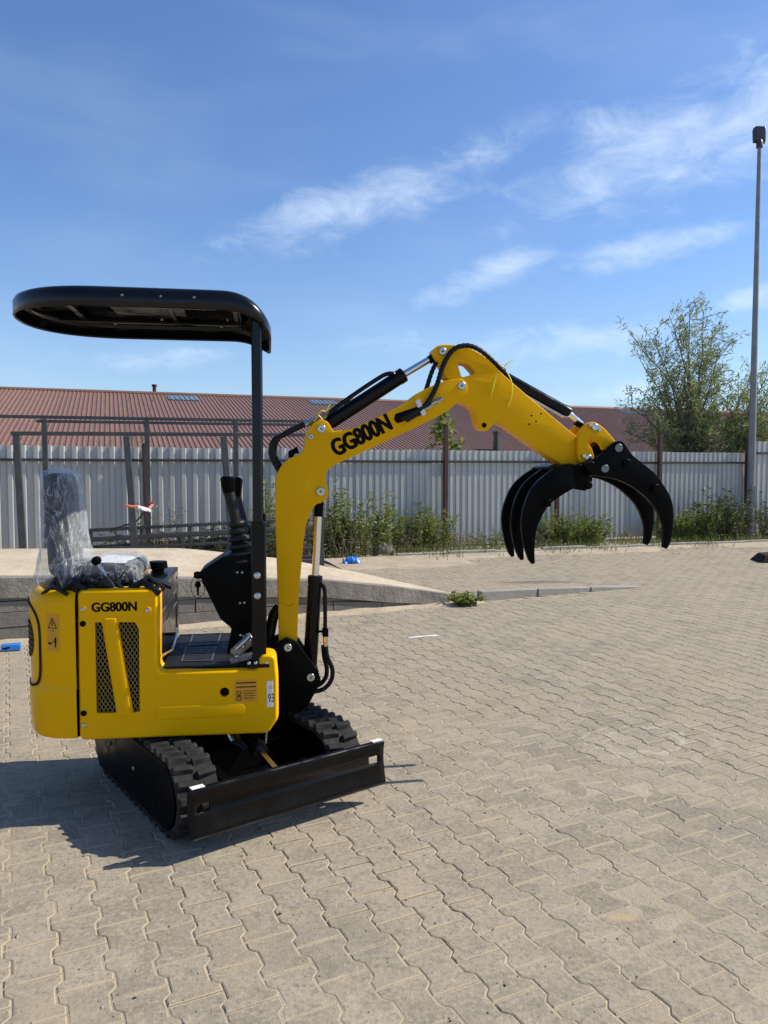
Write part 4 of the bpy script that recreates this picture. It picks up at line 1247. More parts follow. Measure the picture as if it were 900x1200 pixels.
def weed(name, label, base, rx, ry, h, stems, per, leaf, lw, mat, group=None, stem='stem', lean=0.18, flowers=0, cat='weed', low=0.05):
    root = empty(name, (base[0], base[1], 0.0)); tag(root, label, cat, group)
    mb = MB(); pos = []; dirs = []; fp = []; fd = []
    for k in range(stems):
        a = rng.uniform(0, 2 * PI); rr = math.sqrt(rng.random())
        x, y = rx * rr * math.cos(a), ry * rr * math.sin(a)
        hh = h * 1.28 * rng.uniform(0.5, 1.0) * (1.0 - 0.35 * rr * rr)
        e0 = Vector((x + rng.normal() * lean * hh + x * 0.25, y + rng.normal() * lean * hh, hh))
        b0 = Vector((x * 0.8, y * 0.8, -0.01))
        m0 = b0.lerp(e0, 0.5) + Vector((rng.normal() * 0.03, rng.normal() * 0.03, 0.02))
        mb.tube([b0, m0, e0], [0.006, 0.0045, 0.002], 4, False)
        for j in range(per):
            u = low + (1 - low) * rng.random() ** 0.85
            q = b0.lerp(m0, u * 2) if u < 0.5 else m0.lerp(e0, u * 2 - 1)
            pos.append(q); an = rng.uniform(0, 2 * PI)
            dirs.append((math.cos(an), math.sin(an), rng.uniform(-0.35, 0.7)))
        if rng.random() < flowers:
            for j in range(7):
                fp.append(e0 + Vector((rng.normal(), rng.normal(), rng.normal())) * 0.03); fd.append((rng.normal(), rng.normal(), abs(rng.normal())))
    mb.build('stems', M[stem], root, 0)
    leaves('leaves', [tuple(p) for p in pos], dirs, rng.uniform(0.6, 1.45, len(pos)) * leaf * 1.12, lw * 1.12, M[mat], root)
    if fp:
        tag(leaves('flowers', [tuple(p) for p in fp], fd, 0.028, 0.022, M['flower'], root), kind='stuff')
    return root
GW = 'weeds growing along the fence'
weed('weed_clump', 'dark leafy weed clump just left of the boom foot', (-1.95, 13.75), 0.42, 0.35, 1.2, 46, 34, 0.075, 0.030, 'weed', GW)
weed('weed_clump', 'dry brown stalks behind the boom lifting cylinder', (-1.35, 13.75), 0.22, 0.25, 0.75, 34, 20, 0.060, 0.018, 'dry', GW, 'drystem')
weed('weed_clump', 'tall green weeds right of the lifting cylinder', (-0.95, 13.85), 0.36, 0.30, 1.20, 44, 32, 0.085, 0.032, 'weed', GW)
weed('weed_clump', 'weeds with small white flowers above the blue litter', (-0.45, 14.1), 0.38, 0.30, 0.85, 44, 30, 0.070, 0.026, 'weed', GW, flowers=0.7)
weed('weed_clump', 'tallest upright weeds in the gap left of the fence post', (0.10, 14.75), 0.32, 0.25, 1.0, 26, 34, 0.085, 0.030, 'bush', GW)
weed('weed_clump', 'broad green weeds left of the tall rusty post', (0.55, 15.15), 0.36, 0.25, 0.82, 34, 32, 0.080, 0.030, 'weed', GW)
weed('weed_clump', 'green weeds at the foot of the tall rusty post', (1.05, 15.35), 0.26, 0.22, 0.85, 24, 32, 0.080, 0.028, 'bush', GW)
weed('weed_clump', 'sparse low weeds under the left-hand tines of the grapple', (2.15, 15.7), 0.65, 0.2, 0.36, 26, 16, 0.060, 0.020, 'grass', GW)
weed('leafy_bush', 'dense bright green bush on the kerb under the grapple', (4.0, 16.3), 0.80, 0.32, 0.64, 110, 42, 0.060, 0.026, 'bush', GW, cat='bush', lean=0.3)
weed('leafy_bush', 'yellow-green bush right of the grapple beside the dark growth', (6.6, 17.2), 0.42, 0.30, 0.62, 60, 40, 0.060, 0.028, 'bush', GW, cat='bush')
weed('leafy_bush', 'small dark bush at the kerb left of the lamp post', (7.15, 17.2), 0.25, 0.25, 0.80, 36, 34, 0.060, 0.026, 'weed', GW, cat='bush')
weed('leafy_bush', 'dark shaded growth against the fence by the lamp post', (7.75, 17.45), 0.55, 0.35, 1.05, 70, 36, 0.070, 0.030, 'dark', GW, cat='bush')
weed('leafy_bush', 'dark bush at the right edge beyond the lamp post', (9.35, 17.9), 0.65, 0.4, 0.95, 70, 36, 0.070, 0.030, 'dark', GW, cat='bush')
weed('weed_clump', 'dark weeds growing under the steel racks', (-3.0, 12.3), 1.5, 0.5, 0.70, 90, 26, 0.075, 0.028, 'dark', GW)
weed('weed_clump', 'dry vine stalks climbing the rack upright below the tape', (-3.5, 11.9), 0.28, 0.2, 1.15, 22, 14, 0.06, 0.016, 'dry', GW, 'drystem')
weed('plant_tuft', 'small bright green tuft growing at the foot of the ramp', (0.95, 8.86), 0.12, 0.07, 0.13, 18, 15, 0.075, 0.026, 'bush', None, lean=0.5, cat='plant')
for (lab, x, y, rx, h_, st) in (('dry bleached stalks between the boom weeds and the blue litter', -0.72, 13.75, 0.3, 0.62, 26), ('tall dry seeded stalks beside the tallest green weeds', 0.28, 14.85, 0.25, 0.85, 18), ('low dry grass clump right of the tall rusty post', 1.55, 15.45, 0.35, 0.34, 30), ('thin dry stalks beside the dense bush under the grapple', 3.15, 16.0, 0.3, 0.42, 22), ('dry stalks between the two right-hand bushes', 5.6, 16.9, 0.4, 0.40, 26), ('dry dead stems at the foot of the lamp post', 8.2, 17.6, 0.35, 0.55, 24)):
    weed('dry_weed', lab, (x, y), rx, 0.2, h_, st, 9, 0.055, 0.014, 'dry', GW, 'drystem', lean=0.32, cat='weed')
# grass along the fence foot
gp = []; gd = []
for k in range(5200):
    s = rng.uniform(-5.5, 8.0)
    d = KERB_OFF * rng.random() ** 0.8 if rng.random() < 0.8 else KERB_OFF + abs(rng.normal()) * 0.35
    if d > KERB_OFF and math.sin(s * 2.3) + math.sin(s * 5.1 + 1) < 0.4:
        continue
    q = FP + FDIR * s + FN * d
    gp.append((q.x, q.y, 0.0)); gd.append((rng.normal() * 0.35, rng.normal() * 0.35, 1.0))
tag(leaves('grass', gp, gd, rng.uniform(0.06, 0.24, len(gp)), 0.012, M['grass'], None), 'rough grass along the foot of the fence and kerb', None, kind='stuff')

# ================================================================== LITTER AND ODDMENTS
def crumple(name, label, loc, sx, sy, sz, mat, rz, cat, seed):
    r2 = np.random.default_rng(seed)
    n = 9; v = []; f = []
    for i in range(n):
        for j in range(n):
            x = (i / (n - 1) - 0.5); y = (j / (n - 1) - 0.5)
            hgt = sz * max(0.03, (1 - 3.2 * (x * x + y * y)) + r2.normal() * 0.25)
            v.append((x * sx * (1 + r2.normal() * 0.05), y * sy * (1 + r2.normal() * 0.05), hgt))
    for i in range(n - 1):
        for j in range(n - 1):
            f.append((i * n + j, (i + 1) * n + j, (i + 1) * n + j + 1, i * n + j + 1))
    o = obj(name, v, f, mat, None, 30)
    md = o.modifiers.new('thick', 'SOLIDIFY'); md.thickness = 0.002
    o.location = loc; o.rotation_euler = (0, 0, rz)
    return tag(o, label, cat)
crumple('blue_litter', 'crumpled blue plastic litter at the edge of the weeds behind the ramp', (-0.54, 12.85, 0.008), 0.32, 0.24, 0.11, M['blue'], 0.2, 'litter', 3)
bt = empty('blue_packet', (-3.19, 6.62, 0.004), R(20)); tag(bt, 'flat blue packet lying on the paving at the left edge', 'packet')
mb = MB(); mb.box((-0.13, -0.04, 0), (0.025, 0.04, 0.055)); mb.build('packet', M['blue'], bt, 30, 0.006)
mb = MB(); mb.bar((-0.115, -0.0415, 0.022), (-0.06, -0.0415, 0.032), 0.003, 0.014); mb.build('printed_mark', M['decal'], bt, 0)
mb = MB(); mb.add([(6.42, 13.0, 0), (7.4, 13.1, 0), (7.4, 13.7, 0), (6.5, 13.6, 0), (6.50, 13.05, 0.13), (7.35, 13.15, 0.17), (7.35, 13.6, 0.17), (6.6, 13.5, 0.13)], [(0, 3, 2, 1), (4, 5, 6, 7), (0, 1, 5, 4), (1, 2, 6, 5), (2, 3, 7, 6), (3, 0, 4, 7)])
tag(mb.build('rubber_block', M['rubber'], None, 30, 0.02, 3), 'low black block lying on the paving at the right edge', 'block')
crumple('paper_scrap', 'thin white scrap lying on the paving right of the boom', (0.36, 7.17, 0.002), 0.30, 0.035, 0.003, M['white'], 0.35, 'scrap', 5)
crumple('brick_rubble', 'brown broken lump among the weeds near the kerb', (-0.0, 14.1, 0.0), 0.42, 0.3, 0.22, M['block'], 0.1, 'rubble', 8)

# ================================================================== THE MINI EXCAVATOR
OX, OY, TH = -0.79, 3.82, R(8.5)
EX = empty('mini_excavator', (OX, OY, 0), TH)
tag(EX, 'yellow and black mini excavator with canopy, folded boom and open grapple', 'excavator')
ROOTM = Matrix.Translation((OX, OY, 0)) @ Matrix.Rotation(TH, 4, 'Z')
UCM = ROOTM.inverted() @ Matrix.Translation((-0.815, 3.79, 0)) @ Matrix.Rotation(math.atan2(-0.8, 0.6), 4, 'Z')
def bolt(name, c, axis, r, h, parent, mat='steel'):
    return MB().dome(c, axis, r, h).build(name, M[mat], parent, 40)
def fillet(poly, rad, n=5):
    out_ = []
    m_ = len(poly)
    for i in range(m_):
        a, b, c = Vector(poly[i - 1]), Vector(poly[i]), Vector(poly[(i + 1) % m_])
        r_ = rad[i] if isinstance(rad, (list, tuple)) else rad
        u = (a - b).normalized(); w = (c - b).normalized()
        an = u.angle(w)
        t_ = min(r_ / max(math.tan(an / 2), 0.05), 0.48 * (a - b).length, 0.48 * (c - b).length)
        p0 = b + u * t_; p1 = b + w * t_
        for k in range(n + 1):
            s = k / n
            out_.append(tuple(p0 * (1 - s) ** 2 + b * 2 * s * (1 - s) + p1 * s ** 2))
    return out_

# ---- undercarriage -------------------------------------------------------------------------------------------
HL, RB_, ZC = 0.42, 0.153, 0.175
def stadium(r_, n=12):
    p = []
    for k in range(n + 1):
        a = PI / 2 - PI * k / n
        p.append((HL + r_ * math.cos(a), ZC + r_ * math.sin(a)))
    for k in range(n + 1):
        a = -PI / 2 - PI * k / n
        p.append((-HL + r_ * math.cos(a), ZC + r_ * math.sin(a)))
    return p
per = 4 * HL + 2 * PI * RB_
def on_track(s):
    s = s % per
    if s < 2 * HL:
        return Vector((-HL + s, ZC + RB_)), 0.0
    s -= 2 * HL
    if s < PI * RB_:
        a = s / RB_
        return Vector((HL + RB_ * math.sin(a), ZC + RB_ * math.cos(a))), -a
    s -= PI * RB_
    if s < 2 * HL:
        return Vector((HL - s, ZC - RB_)), -PI
    s -= 2 * HL
    a = s / RB_
    return Vector((-HL - RB_ * math.sin(a), ZC - RB_ * math.cos(a))), -PI - a
lug = MB()
lug.add([(-0.022, -0.043, -0.004), (0.016, -0.043, -0.004), (0.026, 0.043, -0.004), (-0.012, 0.043, -0.004), (-0.015, -0.041, 0.021), (0.009, -0.041, 0.021), (0.018, 0.040, 0.021), (-0.006, 0.040, 0.021)],
        [(0, 3, 2, 1), (4, 5, 6, 7), (0, 1, 5, 4), (1, 2, 6, 5), (2, 3, 7, 6), (3, 0, 4, 7)])
lug_proto = None
for side in (-1, 1):
    y0, y1 = (-0.455, -0.275) if side < 0 else (0.275, 0.455)
    ob, ib = stadium(RB_), stadium(RB_ - 0.022)
    n = len(ob)
    v = [(x, y, z) for y in (y0, y1) for (x, z) in ob] + [(x, y, z) for y in (y0, y1) for (x, z) in ib]
    f = []
    for i in range(n):
        j = (i + 1) % n
        f += [(i, j, n + j, n + i), (2 * n + j, 2 * n + i, 3 * n + i, 3 * n + j), (j, i, 2 * n + i, 2 * n + j), (n + i, n + j, 3 * n + j, 3 * n + i)]
    tr = obj('rubber_track', v, f, M['rubber'], EX, 40)
    tr.matrix_basis = UCM
    NL = 40
    for k in range(NL):
        for row in (0, 1):
            p, a = on_track((k + 0.5 * row) * per / NL)
            if lug_proto is None:
                lug_proto = lug.build('track_lug', M['rubber'], tr, 30, 0.003, 1)
                o = lug_proto
            else:
                o = lug_proto.copy(); COL.objects.link(o); o.parent = tr
            yc = y0 + (0.044 if row == 0 else 0.136)
            o.matrix_basis = Matrix.Translation((p.x, yc, p.y)) @ Matrix.Rotation(-a, 4, 'Y') @ Matrix.Scale(1 if row == 0 else -1, 4, (0, 1, 0))
    # frame, guard and wheels inside the belt
    ys = y0 - 0.006 if side < 0 else y1 + 0.006
    yi = y0 + 0.012 if side < 0 else y1 - 0.012
    gd_ = plate('track_guard', fillet([(-0.49, 0.04), (0.46, 0.04), (0.53, 0.12), (0.53, 0.23), (0.46, 0.322), (-0.48, 0.322), (-0.54, 0.24), (-0.54, 0.12)], 0.07), min(ys, yi), max(ys, yi), M['blackm'], EX, 0.004)
    gd_.matrix_basis = UCM
    for (bx, bz) in ((-0.30, 0.20), (0.05, 0.185)):
        bolt('bolt', (bx, ys, bz), (0, side, 0), 0.011, 0.007, gd_, 'dullsteel')
    for (wx, wr, nm) in ((HL, 0.122, 'idler_wheel'), (-HL, 0.122, 'drive_sprocket'), (-0.2, 0.055, 'track_roller'), (0.0, 0.055, 'track_roller'), (0.2, 0.055, 'track_roller')):
        zc = ZC if wr > 0.1 else ZC - RB_ + 0.024 + wr
        mb = MB().tube([(wx, y0 + 0.03, zc), (wx, y0 + 0.045, zc), (wx, y1 - 0.045, zc), (wx, y1 - 0.03, zc)], [wr * 0.86, wr, wr, wr * 0.86], 24)
        w = mb.build(nm, M['blackm'], EX, 40); w.matrix_basis = UCM
    mb = MB().box((-0.34, y0 + 0.05, 0.15), (0.34, y1 - 0.05, 0.25)); w = mb.build('track_frame', M['black'], EX, 30, 0.01); w.matrix_basis = UCM
mb = MB(); mb.box((-0.30, -0.27, 0.13), (0.26, 0.27, 0.26)); mb.box((-0.24, -0.30, 0.26), (0.2, 0.30, 0.315)); mb.box((-0.2, -0.2, 0.315), (0.16, 0.2, 0.345))
w = mb.build('undercarriage_frame', M['blackm'], EX, 30, 0.012); w.matrix_basis = UCM
mb = MB().tube([(0, 0, 0.30), (0, 0, 0.365)], [0.27, 0.27], 40); mb.tube([(0, 0, 0.30), (0, 0, 0.33)], [0.30, 0.30], 40)
mb.build('swing_ring', M['blackm'], EX, 40)

# ---- dozer blade
prof_f = [(0.676, 0.280), (0.6725, 0.250), (0.672, 0.215), (0.6745, 0.175), (0.680, 0.138), (0.689, 0.096)]
prof_b = [(x - 0.016, z) for x, z in prof_f]
prof = [(p.x, p.y) for p in spline([Vector((x, z, 0)) for x, z in prof_f], step=3)]
bl = []
BW = 0.478
def blade_shape(y0, y1, holes):
    # swept moldboard built from strips so that the tow slots are real openings
    n = len(prof)
    v = []; f = []
    ys = [y0]
    for h in holes:
        ys += [h[0], h[1]]
    ys.append(y1)
    for y in ys:
        for (x, z) in prof:
            v.append((x, y, z))
    for s in range(len(ys) - 1):
        for i in range(n - 1):
            if any(abs(ys[s] - h[0]) < 1e-6 and abs(ys[s + 1] - h[1]) < 1e-6 and h[2] < (prof[i][1] + prof[i + 1][1]) / 2 < h[3] for h in holes):
                continue
            f.append((s * n + i, s * n + i + 1, (s + 1) * n + i + 1, (s + 1) * n + i))
    return v, f
v, f = blade_shape(-BW, BW, [(-BW + 0.028, -BW + 0.085, 0.190, 0.232), (BW - 0.085, BW - 0.028, 0.190, 0.232)])
blade = obj('dozer_blade', v, f, M['black'], EX, 40)
md = blade.modifiers.new('thick', 'SOLIDIFY'); md.thickness = 0.016; md.offset = 0
blade.matrix_basis = UCM @ Matrix.Translation((0, 0.028, 0))
mb = MB().tube([(0.671, -BW, 0.278), (0.671, BW, 0.278)], 0.015, 14); w = mb.build('top_edge_bar', M['black'], blade, 40)
M['wear'] = paint('worn_blade_edge', (0.026, 0.029, 0.034), (0.006, 0.0065, 0.008), 0.26, spec=0.35, scale=5.0, lo=0.35, hi=0.6, dust=(DUST, 22.0, 0.6, 0.85, 0.22))
mtx = Matrix.Translation((0.689, 0, 0.112)) @ Matrix.Rotation(R(-12), 4, 'Y')
mb = MB().box((-0.004, -BW + 0.002, -0.026), (0.004, BW - 0.002, 0.012), mtx)
mb.build('cutting_edge', M['wear'], blade, 30, 0.003)
for sy in (-1, 1):
    mb = MB().prism([(0.652, 0.276), (0.684, 0.283), (0.674, 0.215), (0.686, 0.140), (0.697, 0.092), (0.680, 0.092), (0.655, 0.160)], sy * BW - 0.004, sy * BW + 0.004)
    mb.build('end_plate', M['black'], blade, 30, 0.004)
    mb = MB().box((0.656, sy * BW - (0.062 if sy > 0 else -0.006), 0.2925), (0.684, sy * BW + (-0.006 if sy > 0 else 0.062), 0.2955))
    mb.build('bare_corner_patch', M['white'], blade, 30)
    mb = MB().bar((0.18, sy * 0.2, 0.19), (0.668, sy * 0.2, 0.17), 0.05, 0.075)
    w = mb.build('blade_arm', M['black'], EX, 30, 0.006); w.matrix_basis = UCM
mb = MB().tube([(0.20, 0.0, 0.315), (0.23, 0.0, 0.312), (0.42, 0.0, 0.268)], [0.028, 0.038, 0.038], 18); w = mb.build('blade_cylinder', M['black'], EX, 40); w.matrix_basis = UCM
mb = MB().tube([(0.42, 0.0, 0.268), (0.65, 0.0, 0.213)], 0.018, 16); mb.build('piston_rod', M['chrome'], w, 40)
mb = MB().cyl((0.20, -0.05, 0.315), (0.20, 0.05, 0.315), 0.022, 16); mb.build('pin', M['dullsteel'], w, 40)
for (yy, dz) in ((-0.075, 0.0), (-0.105, 0.02), (0.07, 0.01)):
    mb = MB().tube(spline([Vector((0.15, yy * 1.2, 0.33)), Vector((0.24, yy, 0.36 + dz)), Vector((0.33, yy, 0.325)), Vector((0.38, yy * 0.6, 0.285))], step=5), 0.009, 8)
    w = mb.build('blade_hose', M['hose'], EX, 50); w.matrix_basis = UCM
    mb = MB().tube([(0.30, yy, 0.347 + dz * 0.5), (0.34, yy * 0.95, 0.318)], 0.012, 8); mb.build('hose_fitting', M['steel'], w, 40)

# ---- house: side covers, counterweight, deck, floor
MB().box((-0.62, -0.34, 0.372), (0.20, 0.34, 0.40)).build('turntable_plate', M['blackm'], EX, 30, 0.006)
cov = fillet([(-0.624, 0.362), (-0.620, 1.036), (-0.273, 1.033), (-0.278, 0.662), (0.156, 0.656), (0.166, 0.726), (0.243, 0.720), (0.252, 0.61), (0.252, 0.42), (0.205, 0.352)], [0.034, 0.034, 0.040, 0.034, 0.020, 0.037, 0.039, 0.06, 0.06, 0.040])
v1 = fillet([(-0.545, 0.890), (-0.516, 0.890), (-0.460, 0.482), (-0.546, 0.484)], [0.006, 0.008, 0.006, 0.006])
v2 = fillet([(-0.449, 0.888), (-0.374, 0.886), (-0.359, 0.850), (-0.361, 0.483), (-0.390, 0.479)], [0.006, 0.015, 0.015, 0.005, 0.005])
holes = [v1, v2, circle(0.010, 0.555, 0.0215)]
CY = -0.40
def pressed_cover(name, outline, holes, y0, y1, b, mat, parent):
    """a pressed panel: flat face with openings, generously rolled edges, deep return"""
    n = len(outline)
    v = []; f = []
    steps = 6
    rings = []
    for k in range(steps + 1):
        a = PI / 2 * k / steps
        q = inset(outline, b * (1 - math.sin(a)))
        rings.append([(p.x, y0 + b * (1 - math.cos(a)), p.y) for p in q])
    rings.append([(p[0], y1, p[1]) for p in outline])
    for r_ in rings:
        v += r_
    for i in range(len(rings) - 1):
        for k in range(n):
            f.append((i * n + k, i * n + (k + 1) % n, (i + 1) * n + (k + 1) % n, (i + 1) * n + k))
    loops_ = [[Vector((p[0], p[2], 0)) for p in rings[0]]]
    idx = list(range(n))
    for h in holes:
        s0 = len(v)
        hp = [tuple(p[:2]) for p in h]
        v += [(x, y0, z) for x, z in hp] + [(x, y0 + 0.03, z) for x, z in hp]
        m_ = len(hp)
        for k in range(m_):
            f.append((s0 + k, s0 + (k + 1) % m_, s0 + m_ + (k + 1) % m_, s0 + m_ + k))
        loops_.append([Vector((x, z, 0)) for x, z in hp]); idx += list(range(s0, s0 + m_))
    for tri in tessellate_polygon(loops_):
        f.append(tuple(idx[i] for i in tri))
    f.append(tuple((len(rings) - 1) * n + k for k in range(n)))
    o = obj(name, v, f, mat, parent, 42)
    bm = bmesh.new(); bm.from_mesh(o.data)
    bmesh.ops.recalc_face_normals(bm, faces=bm.faces)
    bm.to_mesh(o.data); bm.free()
    return o
CB_ = 0.030
cover = pressed_cover('side_cover', cov, holes, CY, CY + 0.12, CB_, M['yellow'], EX)
# the plate's rounded edge would eat into the openings: rims closed by dark ducts behind
for h, nm in ((v1, 'air_vent'), (v2, 'air_vent')):
    g_ = inset(h, -0.004)
    duct = MB().prism([tuple(p) for p in g_], CY + 0.018, CY + 0.034).build(nm, M['blackm'], cover, 0)
    # expanded-metal mesh: crossing strands clipped to the opening
    mb = MB(); gp_ = [Vector(p) for p in inset(h, 0.0005)]
    xs = [p.x for p in gp_]; zs = [p.y for p in gp_]
    pitch = 0.0155
    for sg in (1, -1):
        dvec = Vector((0.52, sg * 0.854)); nv_ = Vector((-dvec.y, dvec.x))
        lo = min(p.dot(nv_) for p in gp_); hi = max(p.dot(nv_) for p in gp_)
        k = math.ceil(lo / pitch)
        while k * pitch < hi:
            c_ = k * pitch; hits = []
            for i in range(len(gp_)):
                a, b = gp_[i - 1], gp_[i]
                da, db = a.dot(nv_) - c_, b.dot(nv_) - c_
                if da * db < 0:
                    hits.append(a.lerp(b, da / (da - db)))
            if len(hits) == 2:
                mb.bar((hits[0].x, CY + 0.0125 + 0.0012 * sg, hits[0].y), (hits[1].x, CY + 0.0125 + 0.0012 * sg, hits[1].y), 0.0030, 0.0022, (0, 1, 0))
            k += 1
    mb.build('vent_mesh', M['meshm'] if 'meshm' in M else M['dullsteel'], cover, 0)
# raised rib between the two vents and lipped frames
plate('raised_rib', fillet([(-0.506, 0.905), (-0.457, 0.905), (-0.398, 0.468), (-0.450, 0.468)], 0.008), CY - 0.006, CY + 0.01, M['yellow'], cover, 0.0058, (), 3, 60)
plate('pressed_panel', fillet([(-0.292, 0.445), (0.100, 0.445), (0.100, 0.500), (-0.292, 0.500)], 0.027), CY - 0.0045, CY + 0.01, M['yellow'], cover, 0.0044, (), 3, 60)
for (x, z) in P['plugs'][:2]:
    bolt('rubber_plug', (x, CY + 0.0005, z), (0, -1, 0), 0.0135, 0.003, cover, 'blackm')
MB().cyl((0.010, CY + 0.019, 0.555), (0.010, CY + 0.022, 0.555), 0.03, 24).build('inspection_hole', M['blackm'], cover, 40)
for (x, z) in P['screws']:
    MB().tube([(x, CY + 0.001, z), (x, CY - 0.0025, z)], [0.017, 0.014], 20).build('screw_seat', M['yellow'], cover, 40)
    bolt('screw', (x, CY - 0.0026, z), (0, -1, 0), 0.0095, 0.005, cover)
lettering('GG800N', 'lettering', 0.190, 0.0415, face_y(-0.557, CY, 0.936), M['decal'], cover, 0.035)
# instruction label, number sticker
lab = MB().box((0.055, CY - 0.0007, 0.506), (0.157, CY - 0.0001, 0.609)).build('instruction_label', M['labely'], cover, 0)
mb = MB()
for k in range(2):
    mb.box((0.062, CY - 0.0013, 0.592 - 0.019 * k), (0.150, CY - 0.0008, 0.597 - 0.019 * k))
for k in range(4):
    mb.box((0.095, CY - 0.0013, 0.555 - 0.011 * k), (0.150 - 0.008 * (k % 2), CY - 0.0008, 0.5575 - 0.011 * k))
for a, b in (((0.064, 0.515), (0.084, 0.518)), ((0.064, 0.553), (0.084, 0.556)), ((0.064, 0.515), (0.067, 0.556)), ((0.081, 0.515), (0.084, 0.556))):
    mb.box((a[0], CY - 0.0013, a[1]), (b[0], CY - 0.0008, b[1]))
mb.box((0.071, CY - 0.0013, 0.528), (0.077, CY - 0.0008, 0.545))
mb.build('printed_lines', M['decal'], lab, 0)
# number sticker wraps the rounded front edge
def edge_y(x):
    # the cover's rounded front edge
    t_ = max(0.0, min(1.0, (x - 0.252 + CB_) / CB_))
    return CY + CB_ - CB_ * math.sqrt(1 - t_ * t_)
v = []; f = []
for i in range(13):
    x = 0.199 + 0.043 * i / 12
    v += [(x, edge_y(x) - 0.0008, 0.478), (x, edge_y(x) - 0.0008, 0.598)]
for i in range(12):
    f.append((2 * i, 2 * i + 2, 2 * i + 3, 2 * i + 1))
st_ = obj('number_sticker', v, f, M['white'], cover, 60)
for (tx, nm, w_, h_, x_, z_, m_) in (('93', 'number', 0.027, 0.040, 0.2035, 0.500, 'decal'), ('HD', 'small_print', 0.018, 0.018, 0.208, 0.560, 'labely')):
    o = lettering(tx, nm, w_, h_, face_y(x_, 0, z_), M[m_], st_, 0.0)
    for vv_ in o.data.vertices:
        vv_.co.y = edge_y(vv_.co.x) - 0.0016

cov_far = fillet([(-0.624, 0.362), (-0.620, 1.020), (-0.330, 1.018), (-0.330, 0.640), (0.160, 0.636), (0.180, 0.660), (0.226, 0.660), (0.245, 0.60), (0.245, 0.42), (0.205, 0.354)], 0.03)
far = plate('far_side_cover', cov_far, 0.28, 0.40, M['yellow'], EX, 0.022, (), 4, 40)
# lower front closing panel between the covers
MB().box((0.12, -0.29, 0.40), (0.215, 0.29, 0.60)).build('front_panel', M['blackm'], EX, 30, 0.01)

CA, CB, CN = 0.265, 0.400, 2.6
def cw_plan(t_, ins=0.0):
    A_ = t_ * PI; s = abs(math.sin(A_)); c = math.cos(A_)
    a, b = CA - ins, CB - ins
    return -0.628 - a * s ** (2 / CN), -b * math.copysign(abs(c) ** (2 / CN), c)
cwp = [(0.030, 0.368), (0.010, 0.374), (0.0, 0.390), (-0.004, 0.45), (-0.005, 0.575), (0.0, 0.600), (0.004, 0.612), (0.002, 0.64), (0.0, 0.80), (0.0, 0.965), (0.005, 0.995), (0.018, 1.018), (0.036, 1.028), (0.052, 1.024), (0.060, 1.00)]
NT = 64
v = []; f = []
for (ins, z) in cwp:
    for k in range(NT + 1):
        # spread samples evenly round the corner
        t_ = k / NT
        x, y = cw_plan(t_, ins)
        v.append((x, y, z))
n = NT + 1
for i in range(len(cwp) - 1):
    for k in range(NT):
        f.append((i * n + k, i * n + k + 1, (i + 1) * n + k + 1, (i + 1) * n + k))
f = [tuple(reversed(q)) for q in f]
cw = obj('counterweight', v, f, M['yellow'], EX, 40)
deckp = [cw_plan(k / 40, 0.055) for k in range(41)] + [(-0.30, 0.36), (-0.30, -0.36)]
v = [(x, y, z) for z in (0.985, 1.004) for x, y in deckp]
n = len(deckp)
deck = obj('rear_deck', v, [tuple(range(n)), tuple(range(2 * n - 1, n - 1, -1))] + [(i, i + n, (i + 1) % n + n, (i + 1) % n) for i in range(n)], M['blackm'], EX, 40)
lowp = [cw_plan(k / 40, 0.03) for k in range(41)]
n = len(lowp)
obj('counterweight_floor', [(x, y, 0.372) for x, y in lowp] + [(x, y, 0.40) for x, y in lowp], [tuple(range(n)), tuple(range(2 * n - 1, n - 1, -1))] + [(i, i + n, (i + 1) % n + n, (i + 1) % n) for i in range(n)], M['blackm'], EX, 40)
def cw_pt(t_, z, o=0.0):
    x, y = cw_plan(t_, -o)
    return (x, y, z)
seal = [(0.34, 0.968), (0.27, 0.955), (0.22, 0.932), (0.190, 0.902), (0.175, 0.86), (0.172, 0.76), (0.175, 0.665), (0.19, 0.628), (0.22, 0.607), (0.30, 0.592)]
loop = seal + [(1 - t_, z) for t_, z in reversed(seal)]
path = spline([Vector((t_, z, 0)) for t_, z in loop], True, 5)
path.append(path[0])
mb = MB().tube([cw_pt(p.x, p.y, 0.0015) for p in path], 0.0062, 6, False)
mb.build('rubber_seal', M['rubber'], cw, 60)
# dark oval grille on the rear corner
def cw_patch(name, tc_, zc, rt, rz, mat, off, par, square=False, n=14):
    v = []; f = []
    if square:
        for i in range(n + 1):
            for j in range(n + 1):
                v.append(cw_pt(tc_ + rt * (2 * i / n - 1), zc + rz * (2 * j / n - 1), off))
        for i in range(n):
            for j in range(n):
                f.append((i * (n + 1) + j, i * (n + 1) + j + 1, (i + 1) * (n + 1) + j + 1, (i + 1) * (n + 1) + j))
    else:
        v.append(cw_pt(tc_, zc, off))
        for q in range(1, 6):
            for k in range(28):
                a = 2 * PI * k / 28
                v.append(cw_pt(tc_ + rt * q / 5 * math.cos(a), zc + rz * q / 5 * math.sin(a), off))
        for k in range(28):
            f.append((0, 1 + (k + 1) % 28, 1 + k))
            for q in range(4):
                b_ = 1 + q * 28
                f.append((b_ + k, b_ + (k + 1) % 28, b_ + 28 + (k + 1) % 28, b_ + 28 + k))
    return obj(name, v, f, mat, par, 60)
